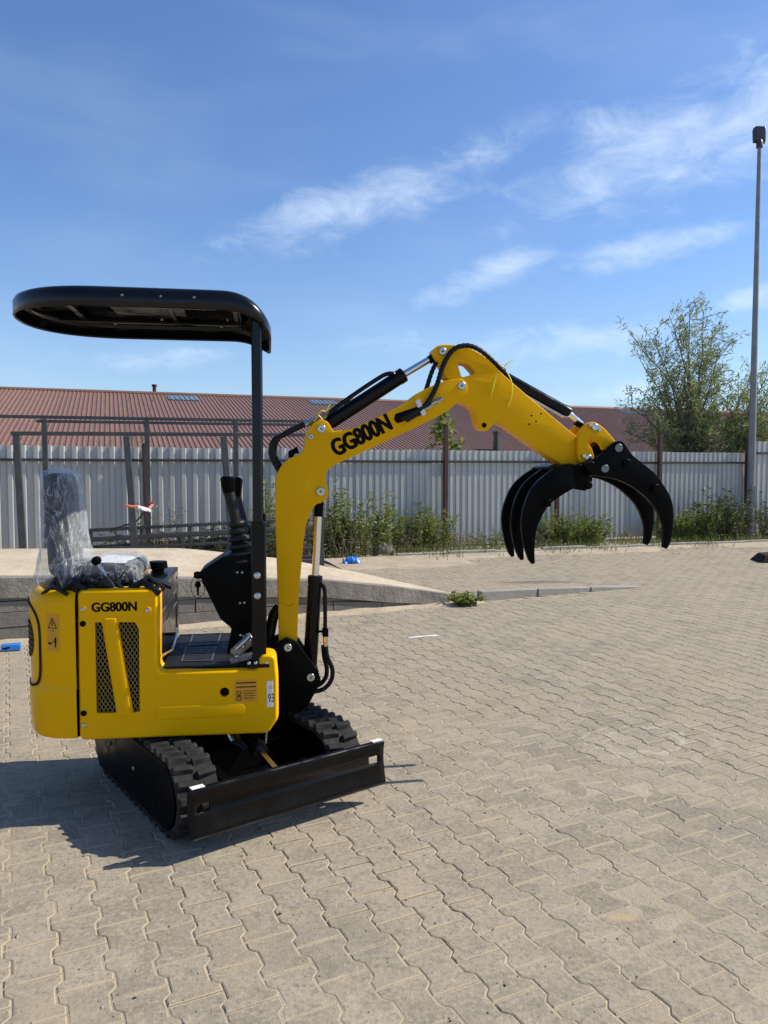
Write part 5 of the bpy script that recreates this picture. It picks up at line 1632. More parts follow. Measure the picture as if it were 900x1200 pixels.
for tc_ in (0.335, 0.665):
    gr = cw_patch('rear_grille', tc_, 0.80, 0.098, 0.088, M['blackm'], 0.0035, cw)
    mb = MB()
    for k in range(7):
        z = 0.80 + 0.088 * (k - 3) / 3.6
        hw = 0.098 * math.sqrt(max(0, 1 - ((z - 0.80) / 0.088) ** 2)) * 0.95
        mb.tube([cw_pt(tc_ - hw + 2 * hw * j / 8, z, 0.005) for j in range(9)], 0.0022, 5)
    mb.build('grille_bars', M['rubber'], gr, 60)
# warning labels on the near corner
for (z0, z1, kind) in ((0.846, 0.930, 0), (0.766, 0.842, 1)):
    lb = cw_patch('warning_label', 0.088, (z0 + z1) / 2, 0.032, (z1 - z0) / 2, M['labely'], 0.0012, cw, True)
    mb = MB(); zc = (z0 + z1) / 2
    if kind == 0:
        tri = [(0.066, zc - 0.020), (0.110, zc - 0.020), (0.088, zc + 0.024)]
        for i in range(3):
            a, b = tri[i], tri[(i + 1) % 3]
            mb.tube([cw_pt(a[0] + (b[0] - a[0]) * j / 4, a[1] + (b[1] - a[1]) * j / 4, 0.0016) for j in range(5)], 0.0017, 5)
        mb.tube([cw_pt(0.088, zc - 0.010, 0.0016), cw_pt(0.088, zc + 0.008, 0.0016)], 0.0022, 5)
        mb.tube([cw_pt(0.078, zc - 0.033, 0.0016), cw_pt(0.098, zc - 0.033, 0.0016)], 0.0012, 5)
    else:
        mb.tube([cw_pt(0.073, zc + 0.004, 0.0016), cw_pt(0.073, zc + 0.022, 0.0016)], [0.0045, 0.0035], 6)
        mb.tube([cw_pt(0.073, zc - 0.022, 0.0016), cw_pt(0.073, zc + 0.004, 0.0016)], [0.0022, 0.0032], 6)
        mb.tube([cw_pt(0.075, zc + 0.002, 0.0016), cw_pt(0.089, zc + 0.004, 0.0016)], 0.002, 5)
        mb.tube([cw_pt(0.094, zc - 0.004, 0.0016), cw_pt(0.110, zc - 0.004, 0.0016)], 0.0045, 6)
    mb.build('warning_symbol', M['decal'], lb, 60)

# seat box with its grooved front panel
MB().box((-0.60, -0.275, 0.66), (-0.292, 0.275, 0.984)).build('engine_bay', M['blackm'], EX, 30, 0.004)
fp_ = MB().box((-0.291, -0.372, 0.668), (-0.2795, 0.402, 1.020)).build('seat_box_panel', M['black'], EX, 30, 0.004)
MB().box((-0.40, -0.374, 1.021), (-0.2785, 0.402, 1.032)).build('seat_box_lid', M['black'], EX, 30, 0.004)
for (ya, za, yb, zb) in ((-0.30, 0.90, 0.30, 0.925), (-0.30, 0.83, 0.30, 0.855), (-0.30, 0.72, -0.30, 0.90), (0.30, 0.72, 0.30, 0.90)):
    MB().bar((-0.2785, ya, za), (-0.2785, yb, zb), 0.004, 0.008).build('panel_groove', M['dullsteel'], fp_, 0)
for y in (-0.34, 0.34):
    for z in (0.72, 0.98):
        bolt('screw', (-0.2795, y, z), (1, 0, 0), 0.008, 0.004, fp_, 'dullsteel')
# floor and mat
fl = MB().box((-0.278, -0.372, 0.640), (0.205, 0.372, 0.660)).build('floor_plate', M['black'], EX, 30, 0.003)
MB().box((-0.272, -0.362, 0.6605), (0.165, 0.362, 0.668)).build('floor_mat', M['mat'], fl, 30, 0.003)
for q in (P['pads'][:4], P['pads'][4:]):
    v = [(x, y, 0.6682) for x, y in q] + [(x, y, 0.6712) for x, y in q]
    pd = obj('tread_pad', v, [(0, 1, 2, 3), (7, 6, 5, 4), (0, 4, 5, 1), (1, 5, 6, 2), (2, 6, 7, 3), (3, 7, 4, 0)], M['pad'], fl, 30)
    mb = MB()
    a, b, c, d = [Vector((x, y, 0.6716)) for x, y in q]
    eb = MB()
    for (p0, p1) in ((a, b), (b, c), (c, d), (d, a)):
        eb.bar(p0, p1, 0.006, 0.002)
    eb.build('pad_edge', M['padedge'], pd, 0)
    for i in range(1, 8):
        mb.bar(a.lerp(d, i / 8), b.lerp(c, i / 8), 0.004, 0.0016)
    mb.build('pad_ribs', M['mat'], fl, 0)
mb = MB().tube(spline([Vector((-0.279, -0.27, 0.70)), Vector((-0.235, -0.275, 0.725)), Vector((-0.234, -0.18, 0.745)), Vector((-0.234, -0.09, 0.765)), Vector((-0.279, -0.07, 0.76))], step=5), 0.008, 8)
mb.build('grab_handle', M['steel'], EX, 50)
# clutter on the rear deck: caps, hoses, valve bank, small lever
def part(mb, name, mat, sm=40, bev=0.0, par=None):
    return mb.build(name, M[mat], par or EX, sm, bev)
part(MB().tube([(-0.36, 0.22, 1.02), (-0.36, 0.22, 1.045), (-0.36, 0.22, 1.05), (-0.36, 0.22, 1.085)], [0.032, 0.032, 0.05, 0.046], 18), 'filler_cap', 'blackm')
for k in range(26):
    a = Vector((rng.uniform(-0.78, -0.38), rng.uniform(-0.35, -0.22), 1.012)); b = a + Vector((rng.uniform(0.06, 0.16), rng.uniform(-0.05, 0.05), 0))
    part(MB().tube(spline([a, a.lerp(b, 0.5) + Vector((0, rng.normal() * 0.03, rng.uniform(0.03, 0.07))), b], step=5), rng.uniform(0.009, 0.017), 7), 'deck_hose', 'hose', 50)
for k in range(9):
    a = Vector((rng.uniform(-0.72, -0.33), rng.uniform(-0.34, -0.18), 1.004)); s = rng.uniform(0.014, 0.03)
    part(MB().box((a.x - s, a.y - s, 1.003), (a.x + s * 1.5, a.y + s, 1.003 + s * rng.uniform(1.0, 1.8))), 'valve_block', 'blackm', 30, 0.004)
for k in range(7):
    a = Vector((rng.uniform(-0.66, -0.34), rng.uniform(-0.36, -0.22), 1.004))
    part(MB().tube([a, a + Vector((0, 0, 0.02)), a + Vector((0, 0, 0.021)), a + Vector((0, 0, 0.032))], [0.012, 0.012, 0.008, 0.008], 8), 'hose_fitting', 'steel')
part(MB().tube([(-0.52, -0.31, 1.0), (-0.52, -0.31, 1.03), (-0.52, -0.31, 1.05), (-0.52, -0.31, 1.058)], [0.055, 0.054, 0.038, 0.012], 22), 'rubber_boot', 'rubber')
tl = part(MB().tube([(-0.50, -0.30, 1.03), (-0.525, -0.29, 1.09), (-0.553, -0.28, 1.135)], [0.009, 0.008, 0.008], 8), 'throttle_lever', 'steel')
part(MB().tube([(-0.553, -0.28, 1.13), (-0.558, -0.278, 1.142), (-0.564, -0.276, 1.158), (-0.567, -0.275, 1.166)], [0.012, 0.023, 0.022, 0.010], 12), 'knob', 'blackm', 50, 0, tl)

# ---- seat in its plastic wrap
seat = MB().box((-0.74, -0.20, 1.004), (-0.44, 0.20, 1.03)).build('seat', M['blackm'], EX, 30, 0.006)
MB().box((-0.77, -0.20, 1.031), (-0.405, 0.20, 1.115)).build('seat_cushion', M['seat'], seat, 40, 0.035, 4)
mtx = Matrix.Translation((-0.755, 0, 1.06)) @ Matrix.Rotation(R(-3), 4, 'Y')
MB().box((-0.045, -0.185, 0.0), (0.045, 0.185, 0.485), mtx).build('backrest', M['seat'], seat, 40, 0.045, 4)
MB().add([(-0.60, -0.15, 1.128), (-0.46, -0.16, 1.122), (-0.44, 0.12, 1.124), (-0.60, 0.14, 1.130), (-0.60, -0.15, 1.1265), (-0.46, -0.16, 1.1205), (-0.44, 0.12, 1.1225), (-0.60, 0.14, 1.1285)], [(0, 1, 2, 3), (7, 6, 5, 4), (0, 4, 5, 1), (1, 5, 6, 2), (2, 6, 7, 3), (3, 7, 4, 0)]).build('paper_sheet', M['paper'], seat, 0)
def wrap_mesh(name, rings, seed, wr):
    """rings: (cx, cy, z, rx, ry) superellipse sections from bottom to top, crinkled"""
    r2 = np.random.default_rng(seed)
    n = 96; v = []; f = []
    ph = r2.uniform(0, 6.28, 14); fr = r2.integers(2, 15, 14); vz = r2.uniform(-24, 24, 14); am = r2.uniform(0.3, 1.0, 14)
    rows = []
    for (r0, r1) in zip(rings, rings[1:]):
        m_ = 7
        for i in range(m_):
            t_ = i / m_
            rows.append([a * (1 - t_) + b * t_ for a, b in zip(r0, r1)])
    rows.append(list(rings[-1]))
    for (cx, cy, z, rx, ry) in rows:
        for k in range(n):
            a = 2 * PI * k / n
            c, s = math.cos(a), math.sin(a)
            ex = 2 / 4.0
            x = math.copysign(abs(c) ** ex, c); y = math.copysign(abs(s) ** ex, s)
            w = 0.0
            for q in range(14):
                w += am[q] * (abs(math.sin(0.5 * fr[q] * a + ph[q] + vz[q] * z)) - 0.6)
            w = w / 5.0 * wr + r2.normal() * wr * 0.012
            v.append((cx + x * (rx + w), cy + y * (ry + w), z + r2.normal() * 0.0004))
    nr_ = len(rows)
    for i in range(nr_ - 1):
        for k in range(n):
            f.append((i * n + k, i * n + (k + 1) % n, (i + 1) * n + (k + 1) % n, (i + 1) * n + k))
    v.append((rows[-1][0], rows[-1][1], rows[-1][2] + 0.01))
    for k in range(n):
        f.append(((nr_ - 1) * n + k, (nr_ - 1) * n + (k + 1) % n, len(v) - 1))
    return obj(name, v, f, M['film'], seat, 180)
wrap_mesh('plastic_wrap', [(-0.755, 0, 1.00, 0.090, 0.225), (-0.758, 0, 1.06, 0.108, 0.232), (-0.757, 0, 1.14, 0.092, 0.222), (-0.758, 0, 1.24, 0.074, 0.208), (-0.762, 0, 1.38, 0.066, 0.202), (-0.770, 0, 1.50, 0.062, 0.196), (-0.775, 0, 1.545, 0.055, 0.180), (-0.777, 0, 1.565, 0.02, 0.13)], 4, 0.026)
wrap_mesh('plastic_wrap', [(-0.60, 0, 0.995, 0.185, 0.205), (-0.59, 0, 1.03, 0.205, 0.222), (-0.59, 0, 1.08, 0.205, 0.228), (-0.59, 0, 1.12, 0.195, 0.215), (-0.60, 0, 1.145, 0.17, 0.19), (-0.61, 0, 1.150, 0.10, 0.12)], 9, 0.030)

# ---- console, levers, key, pedal bracket
con = plate('console', fillet([(-0.121, 1.062), (-0.004, 1.139), (0.145, 1.144), (0.185, 0.93), (0.190, 0.70), (0.150, 0.670), (0.010, 0.670), (0.033, 0.792), (-0.019, 0.838)], [0.012, 0.008, 0.01, 0.03, 0.02, 0.005, 0.01, 0.02, 0.03]), -0.13, 0.16, M['blackm'], EX, 0.006)
mtx = Matrix.Translation((-0.064, 0.015, 1.101)) @ Matrix.Rotation(-math.atan2(0.077, 0.117), 4, 'Y')
MB().box((-0.048, -0.115, 0.0), (0.048, 0.115, 0.004), mtx).build('instrument_panel', M['pad'], con, 30, 0.002)
for (x, z) in [(0.060, 1.063), (0.083, 1.062), (0.071, 0.913), (0.092, 0.914), (0.086, 0.749), (0.106, 0.748)]:
    bolt('screw', (x, -0.131, z), (0, -1, 0), 0.006, 0.004, con, 'dullsteel')
for key, y in (('lever1', -0.06), ('lever2', 0.045)):
    p = P[key]
    pts = spline([Vector((x, y, z)) for x, z in reversed(p[1:])] , step=4)
    L_ = len(pts)
    rs = []
    for i in range(L_):
        t_ = i / (L_ - 1)
        rs.append(0.028 if t_ > 0.42 else 0.017 + 0.012 * (1 - t_ / 0.42))
    lv = MB().tube(pts, rs, 12).build('control_lever', M['boot'], EX, 50)
    top = Vector((p[0][0], y, p[0][1])); pen = Vector((p[1][0], y, p[1][1]))
    mb = MB().tube([pen - Vector((0, 0, 0.012)), pen, pen.lerp(top, 0.5), top, top + Vector((0, 0, 0.012))], [0.028, 0.031, 0.035, 0.038, 0.026], 14)
    mb.build('grip', M['blackm'], lv, 50)
    mb = MB()
    a = Vector((p[-1][0], y, p[-1][1] - 0.01)); b = Vector((p[3][0] + 0.004, y, p[3][1] - 0.01))
    pts = []; rr = []
    for i in range(6):
        t_ = i / 5
        r_ = 0.076 * (1 - t_) + 0.044 * t_
        pts += [a.lerp(b, t_), a.lerp(b, t_ + 0.06), a.lerp(b, t_ + 0.13)]
        rr += [r_, r_ * 0.98, r_ * 0.66]
    mb.tube(pts, rr, 18)
    mb.build('bellows', M['boot'], lv, 50)
kr = empty('key', (0, 0, 0)); tag(kr, 'black key with cord hanging from the left side of the console', 'key')
kw = ROOTM @ Vector((-0.127, -0.06, 1.045)); kr.location = kw; kr.rotation_euler = (0, 0, TH)
MB().tube([(0.03, 0, 0.0), (-0.012, 0, 0.0), (-0.024, 0, 0.0)], [0.016, 0.019, 0.014], 12).build('key_grip', M['blackm'], kr, 50)
MB().tube(spline([Vector((-0.022, 0, -0.005)), Vector((-0.04, 0, -0.05)), Vector((-0.028, 0.0, -0.10)), Vector((0.0, 0, -0.115)), Vector((0.024, 0, -0.085)), Vector((0.018, 0, -0.04)), Vector((-0.012, 0, -0.012))], step=5), 0.0016, 5).build('cord', M['hose'], kr, 60)
MB().tube([(-0.005, 0, -0.03), (-0.006, 0.0, -0.05), (-0.006, 0, -0.064), (-0.006, 0, -0.10)], [0.009, 0.016, 0.006, 0.004], 8).build('spare_key', M['blackm'], kr, 50)
pb = MB().bar((0.045, -0.30, 0.70), (0.135, -0.30, 0.785), 0.05, 0.045, (0, 1, 0)).build('pedal_bracket', M['dullsteel'], EX, 30, 0.008)
MB().bar((0.03, -0.31, 0.675), (0.15, -0.31, 0.70), 0.04, 0.03).build('pedal_base', M['dullsteel'], pb, 30, 0.005)
MB().tube([(0.06, -0.335, 0.735), (0.125, -0.335, 0.795)], 0.010, 10).build('pedal_spring', M['steel'], pb, 40)
for (x, z) in ((0.062, 0.70), (0.128, 0.775), (0.092, 0.745)):
    bolt('bolt', (x, -0.326, z), (0, -1, 0), 0.010, 0.010, pb)
for (x, z) in ((0.08, 0.790), (0.11, 0.792)):
    bolt('bolt', (x, -0.29, z), (0, -1, 0), 0.006, 0.004, pb)

# ---- canopy posts and canopy
for y in (-0.36, 0.36):
    ps = MB().box((0.142, y - 0.022, 0.668), (0.186, y + 0.022, 2.245)).build('canopy_post', M['canopy'], EX, 30, 0.008, 3)
    MB().box((0.134, y - 0.030, 0.668), (0.198, y + 0.030, 1.325)).build('post_socket', M['black'], ps, 30, 0.006)
    MB().box((0.110, y - 0.045, 0.6605), (0.212, y + 0.045, 0.6785)).build('post_foot', M['black'], ps, 30, 0.004)
    for z in (1.082, 0.989):
        bolt('bolt', (0.160, y - 0.030, z), (0, -1, 0), 0.0155, 0.008, ps)
    for x in (0.120, 0.150, 0.200):
        bolt('bolt', (x, y - 0.034, 0.6785), (0, 0, 1), 0.009, 0.012, ps)
CX0, CX1, CYN, CYF = -0.945, 0.232, -0.435, 0.40
def can_plan(k, n, ins):
    """closed plan outline: large rounded rear, tighter front corners"""
    a = 2 * PI * k / n
    c, s = math.cos(a), math.sin(a)
    yc = (CYN + CYF) / 2; hy = (CYF - CYN) / 2 - ins
    if c < 0:
        xm = -0.50
        ex = 2 / 2.3
        return xm - (xm - CX0 - ins) * abs(c) ** ex, yc + hy * math.copysign(abs(s) ** ex, s)
    xm = -0.50
    ex = 2 / 9.0
    return xm + (CX1 - ins - xm) * abs(c) ** ex, yc + hy * math.copysign(abs(s) ** ex, s)
def front_drop(x, deep):
    t_ = max(0.0, (x - 0.0) / CX1)
    return deep * t_ ** 2.6
loops = [(0.004, 2.256, 0.085), (0.0, 2.262, 0.085), (0.0, 2.318, 0.110), (0.010, 2.338, 0.118), (0.03, 2.348, 0.115), (0.10, 2.358, 0.10), (0.22, 2.368, 0.07), (0.34, 2.373, 0.04)]
n = 120; v = []; f = []
for (ins, z, dp) in loops:
    for k in range(n):
        x, y = can_plan(k, n, ins)
        v.append((x, y, z - front_drop(x, dp)))
for i in range(len(loops) - 1):
    for k in range(n):
        f.append((i * n + k, i * n + (k + 1) % n, (i + 1) * n + (k + 1) % n, (i + 1) * n + k))
v.append((-0.40, -0.02, 2.376)); m_ = (len(loops) - 1) * n
for k in range(n):
    f.append((m_ + k, m_ + (k + 1) % n, len(v) - 1))
can = obj('canopy', v, f, M['canopy'], EX, 60)
md = can.modifiers.new('thick', 'SOLIDIFY'); md.thickness = 0.012; md.offset = -1
# underside: stiffening frame, inner rim, liner panel and screws
for y in (-0.25, 0.21):
    MB().bar((-0.86, y, 2.318), (0.10, y, 2.318), 0.035, 0.028).build('underside_rail', M['canopy'], can, 30, 0.005)
for x in (-0.70, -0.25, 0.06):
    MB().bar((x, -0.36, 2.330), (x, 0.33, 2.330), 0.03, 0.02).build('underside_crossbar', M['canopy'], can, 30, 0.005)
v = []; f = []
for (ins, z) in ((0.060, 2.300), (0.072, 2.306), (0.075, 2.338)):
    for k in range(n):
        x, y = can_plan(k, n, ins)
        v.append((min(x, 0.08), y, z))
for i in range(2):
    for k in range(n):
        f.append((i * n + k, (i + 1) * n + k, (i + 1) * n + (k + 1) % n, i * n + (k + 1) % n))
lip = obj('inner_rim', v, f, M['canopy'], can, 60)
md = lip.modifiers.new('thick', 'SOLIDIFY'); md.thickness = 0.006
pn = MB().box((-0.52, -0.12, 2.326), (-0.18, 0.10, 2.334)).build('liner_panel', M['canopy'], can, 30, 0.004)
MB().box((-0.36, -0.235, 2.3005), (-0.02, -0.205, 2.3035)).build('reflective_strip', M['dullsteel'], can, 30)
for (x, y) in ((-0.62, -0.25), (-0.05, -0.25), (-0.55, 0.21), (-0.02, 0.21), (-0.3, 0.06), (0.02, 0.02)):
    bolt('screw', (x, y, 2.304), (0, 0, -1), 0.007, 0.008, can, 'dullsteel')
for x in (-0.40, -0.24, -0.10):
    bolt('screw', (x, CYN - 0.001, 2.305), (0, -1, 0), 0.0055, 0.004, can, 'dullsteel')

# ---- boom foot bracket
brk = plate('boom_bracket', fillet(P['bracket'], [0.01, 0.02, 0.02, 0.01, 0.03, 0.03, 0.03, 0.02, 0.02, 0.02]), -0.105, -0.072, M['blackm'], EX, 0.004)
plate('bracket_plate', fillet(P['bracket'], 0.015), 0.072, 0.105, M['blackm'], brk, 0.004)
plate('bracket_core', fillet([(0.20, 0.37), (0.36, 0.37), (0.40, 0.45), (0.36, 0.50), (0.22, 0.52)], 0.01), -0.071, 0.071, M['blackm'], brk, 0.004)
MB().cyl((0.205, 0, 0.375), (0.205, 0, 0.62), 0.062, 24).build('swing_pin', M['blackm'], brk, 40)
for (x, z) in (P['pins_boom'][5], P['pin_low'][0]):
    MB().cyl((x, -0.108, z), (x, 0.115, z), 0.021, 20).build('pin', M['steel'], brk, 40, 0.003)
    bolt('grease_nipple', (x + 0.002, -0.109, z), (0, -1, 0), 0.006, 0.008, brk, 'dullsteel')
hg = MB().tube(spline([Vector((0.19, -0.02, 0.62)), Vector((0.215, -0.02, 0.74)), Vector((0.235, -0.02, 0.83)), Vector((0.262, -0.02, 0.87))], step=5), 0.026, 12).build('hose_sleeve', M['hose'], EX, 50)

# ---- boom
bo = [(p.x, p.y) for p in spline([Vector((x, z, 0)) for x, z in P['boom'] if True], True, 4, 50)]
# drop the doubled measurement
bo = [p for i, p in enumerate(bo) if (Vector(p) - Vector(bo[i - 1])).length > 0.0025]
boom = plate('boom', bo, -0.065, 0.065, M['boom'], EX, 0.004)
dbl = fillet([(0.258, 0.690), (0.348, 0.689), (0.355, 0.885), (0.336, 0.897), (0.305, 0.872), (0.272, 0.897), (0.2575, 0.890)], [0.002, 0.002, 0.004, 0.012, 0.03, 0.012, 0.004])
plate('foot_doubler', dbl, -0.0695, -0.0655, M['boom'], boom, 0.0018)
for i, (x, z) in enumerate(P['pins_boom'][:5]):
    r_ = (0.021, 0.014, 0.022, 0.021, 0.020)[i]
    MB().cyl((x, -0.0745, z), (x, 0.0745, z), r_, 20).build('pin', M['steel'], boom, 40, 0.003)
    bolt('grease_nipple', (x, -0.075, z), (0, -1, 0), 0.006, 0.008, boom, 'dullsteel')
a0 = P['txt_boom'][0]; a1 = P['txt_boom'][1]
ang_ = math.atan2(a1[1] - a0[1], a1[0] - a0[0])
lettering('GG800N', 'lettering', 0.318, 0.086, face_y(a0[0] + 0.002, -0.065, a0[1] + 0.006, ang_), M['decal'], boom, 0.045)
h0 = Vector((P['hardline'][0][0] - 0.03, 0, P['hardline'][0][1] - 0.004)); h1 = Vector((P['hardline'][1][0], 0, P['hardline'][1][1] + 0.006))
slot = [(h0.x - 0.004, h0.z - 0.006), (h0.x + 0.012, h0.z - 0.022), (h1.x + 0.02, h1.z - 0.024), (h1.x + 0.008, h1.z + 0.020), (h0.x, h0.z + 0.024)]
plate('hose_grommet', fillet(slot, 0.012), -0.068, -0.064, M['decal'], boom, 0.0014)
# hoses and pipes carried by the boom
def hose(name, pts, y, r_, mat='hose', par=None, ribs=False, n=9):
    ps_ = spline([Vector((p[0], p[2] if len(p) > 2 else y, p[1])) for p in pts], step=6)
    if ribs:
        # spiral guard: closely spaced swellings
        q = [ps_[0]]
        for a, b in zip(ps_, ps_[1:]):
            m_ = max(1, int((b - a).length / 0.007))
            q += [a.lerp(b, (i + 1) / m_) for i in range(m_)]
        return MB().tube(q, [r_ * (1.12 if i % 2 else 0.93) for i in range(len(q))], n).build(name, M[mat], par or EX, 60)
    return MB().tube(ps_, r_, n).build(name, M[mat], par or EX, 60)
hose('hose', [(x, z) for x, z in P['hoseT']], -0.088, 0.0125, ribs=True)
hose('hose', [(x, z, -0.078) for x, z in [(0.90, 1.808), (0.94, 1.832), (0.985, 1.855)]], 0, 0.012)
hose('hose', [(x, z) for x, z in P['hoseT2']], -0.03, 0.0115, ribs=True)
hose('hose', [(1.014, 1.978, -0.03), (1.005, 1.95, 0.0), (0.98, 1.93, 0.02)], 0, 0.0115)
hl = hose('steel_pipe', [(0.972, 1.855), (1.005, 1.873), (1.03, 1.893), (1.085, 1.920)], -0.074, 0.0105, 'steel')
MB().tube([(1.005, -0.074, 1.873), (1.03, -0.074, 1.890)], 0.015, 6).build('pipe_nut', M['steel'], hl, 30)
MB().tube([(1.055, -0.074, 1.905), (1.075, -0.074, 1.915)], 0.0145, 6).build('pipe_nut', M['steel'], hl, 30)
mtx = Matrix.Translation((0.972, -0.084, 1.872)) @ Matrix.Rotation(-ang_, 4, 'Y')
MB().box((-0.012, -0.012, -0.042), (0.012, 0.018, 0.042), mtx).build('hose_clamp', M['paper'], boom, 30, 0.004)
hose('hose', [(x, z) for x, z in P['hoseL'][:5]] + [(0.275, 1.52)], -0.03, 0.0125, ribs=True)
hose('hose', [(0.41, 1.80), (0.31, 1.752), (0.255, 1.705), (0.247, 1.63), (0.285, 1.56)], 0.02, 0.0125, ribs=True)
ft = MB().tube([(0.395, -0.03, 1.786), (0.43, -0.03, 1.803), (0.455, -0.03, 1.815)], [0.015, 0.016, 0.012], 8).build('hose_fitting', M['steel'], EX, 30)
MB().tube([(0.44, -0.03, 1.807), (0.47, -0.045, 1.825), (0.51, -0.045, 1.848)], 0.0095, 8).build('elbow', M['dullsteel'], ft, 40)
MB().tube([(0.325, 0.0, 1.62), (0.328, 0.0, 1.645), (0.345, 0.0, 1.655), (0.362, 0, 1.66)], [0.012, 0.018, 0.014, 0.02], 10).build('cable_outlet', M['blackm'], boom, 40)

# ---- hydraulic cylinders
def cylinder(name, a, b, c, r_, rr, sleeve=None, eye_a=0.03, eye_b=0.028, wa=0.045):
    """barrel from pin a to gland b, rod on to pin c"""
    a = Vector(a); b = Vector(b); c = Vector(c)
    d = (b - a).normalized()
    body = MB()
    body.tube([a + d * eye_a * 0.8, a + d * (eye_a + 0.012), b - d * 0.035, b - d * 0.034, b, b + d * 0.004], [r_ * 0.82, r_, r_, r_ * 1.06, r_ * 1.06, r_ * 0.8], 28)
    body.cyl(a + Vector((0, -wa, 0)), a + Vector((0, wa, 0)), eye_a, 22)
    o = body.build(name, M['black'], EX, 40)
    MB().tube([b, c - d * eye_b * 0.5], rr, 20).build('piston_rod', M['chrome'], o, 40)
    e = MB().cyl(c + Vector((0, -wa, 0)), c + Vector((0, wa, 0)), eye_b, 22)
    s0 = sleeve or 0.045
    e.tube([c - d * (eye_b + s0), c - d * eye_b * 0.6], [rr * 1.22, rr * 1.3], 18)
    e.build('rod_end', M['blackm'], o, 40)
    return o
cA = cylinder('boom_cylinder', (P['pin_low'][0][0], 0, P['pin_low'][0][1]), (0.445, 0, 1.021), (P['pins_boom'][2][0], 0, P['pins_boom'][2][1]), 0.036, 0.0185, 0.10, wa=0.055)
hose('feed_pipe', [(0.470, 0.985, -0.02), (0.487, 0.965, -0.025), (0.492, 0.94, -0.025), (0.493, 0.80, -0.025), (0.492, 0.735, -0.025)], 0, 0.0105, 'black', cA)
MB().box((0.478, -0.045, 0.715), (0.508, 0.005, 0.755)).build('port_block', M['blackm'], cA, 30, 0.004)
MB().box((0.455, -0.035, 0.735), (0.480, -0.010, 0.745)).build('pipe_bracket', M['blackm'], cA, 30, 0.003)
MB().tube([(0.493, -0.03, 0.715), (0.494, -0.03, 0.690), (0.495, -0.03, 0.662)], [0.012, 0.0125, 0.010], 8).build('hose_fitting', M['steel'], cA, 30)
hose('hose', [(0.495, 0.665, -0.03), (0.503, 0.61, -0.03), (0.528, 0.545, -0.03), (0.520, 0.485, -0.03), (0.475, 0.442, -0.03), (0.39, 0.430, -0.02)], 0, 0.0115)
hose('hose', [(0.485, 0.66, 0.02), (0.490, 0.60, 0.02), (0.503, 0.54, 0.02), (0.497, 0.49, 0.02), (0.46, 0.452, 0.02), (0.38, 0.438, 0.02)], 0, 0.0115)
bpin = P['pins_boom'][0]; tpin = P['pins_boom'][4]
cB = cylinder('arm_cylinder', (0.490, 0, 1.778), (0.900, 0, 2.046), (tpin[0], 0, tpin[1]), 0.0365, 0.0175, 0.04, eye_a=0.034)
hose('feed_pipe', [(0.505, 1.832, -0.035), (0.545, 1.868, -0.035), (0.66, 1.951, -0.035), (0.775, 2.027, -0.035), (0.805, 2.042, -0.033), (0.838, 2.047, -0.025), (0.862, 2.035, -0.015)], 0, 0.011, 'black', cB)
MB().bar((0.60, -0.03, 1.885), (0.612, -0.03, 1.912), 0.02, 0.02).build('pipe_bracket', M['black'], cB, 30)
cC = cylinder('grapple_cylinder', (1.405, 0, 2.058), (1.786, 0, 1.862), (P['pins_arm'][1][0], 0, P['pins_arm'][1][1]), 0.029, 0.0145, 0.05, eye_a=0.026, eye_b=0.024, wa=0.04)
MB().tube([(1.39, -0.03, 2.068), (1.40, -0.03, 2.082), (1.43, -0.03, 2.078)], 0.009, 8).build('hose_fitting', M['steel'], cC, 40)
hose('feed_pipe', [(1.425, 2.015, -0.02), (1.46, 1.990, -0.022), (1.60, 1.916, -0.022), (1.745, 1.842, -0.02), (1.775, 1.838, -0.012)], 0, 0.008, 'steel', cC)

# ---- arm (dipper), links
ar = [(p.x, p.y) for p in spline([Vector((x, z, 0)) for x, z in P['arm']], True, 4, 45)]
ah = [tuple(p) for p in inset(fillet(P['armhole'], 0.010), -0.011)]
arm = plate('arm', ar, -0.055, 0.055, M['boom'], EX, 0.004, [ah])
x, z = P['pins_arm'][3]
MB().cyl((x + 0.001, -0.0565, z - 0.004), (x + 0.001, 0.0565, z - 0.004), 0.013, 18).build('lug_hole', M['blackm'], arm, 40)
for (x, z) in P['armdots']:
    MB().cyl((x, -0.0556, z), (x, -0.0545, z), 0.005, 10).build('drilled_hole', M['blackm'], arm, 40)
for sy in (-1, 1):
    y0, y1 = (-0.088, -0.060) if sy < 0 else (0.060, 0.088)
    lk = plate('curved_link', [(p.x, p.y) for p in spline([Vector((x, z, 0)) for x, z in P['link']], True, 4, 60)], y0, y1, M['boom'], EX, 0.005)
    for (x, z) in P['pins_arm'][:2]:
        MB().cyl((x, min(y0, y1) - 0.02, z), (x, max(y0, y1) + 0.02, z), 0.019, 18).build('pin', M['steel'], lk, 40, 0.003)
        MB().tube([(x - 0.026, sy * 0.09, z + 0.012), (x - 0.026, sy * 0.112, z + 0.012)], 0.010, 6).build('nut', M['steel'], lk, 30)
        MB().tube([(x + 0.024, sy * 0.09, z - 0.012), (x + 0.024, sy * 0.108, z - 0.012)], 0.009, 6).build('nut', M['steel'], lk, 30)
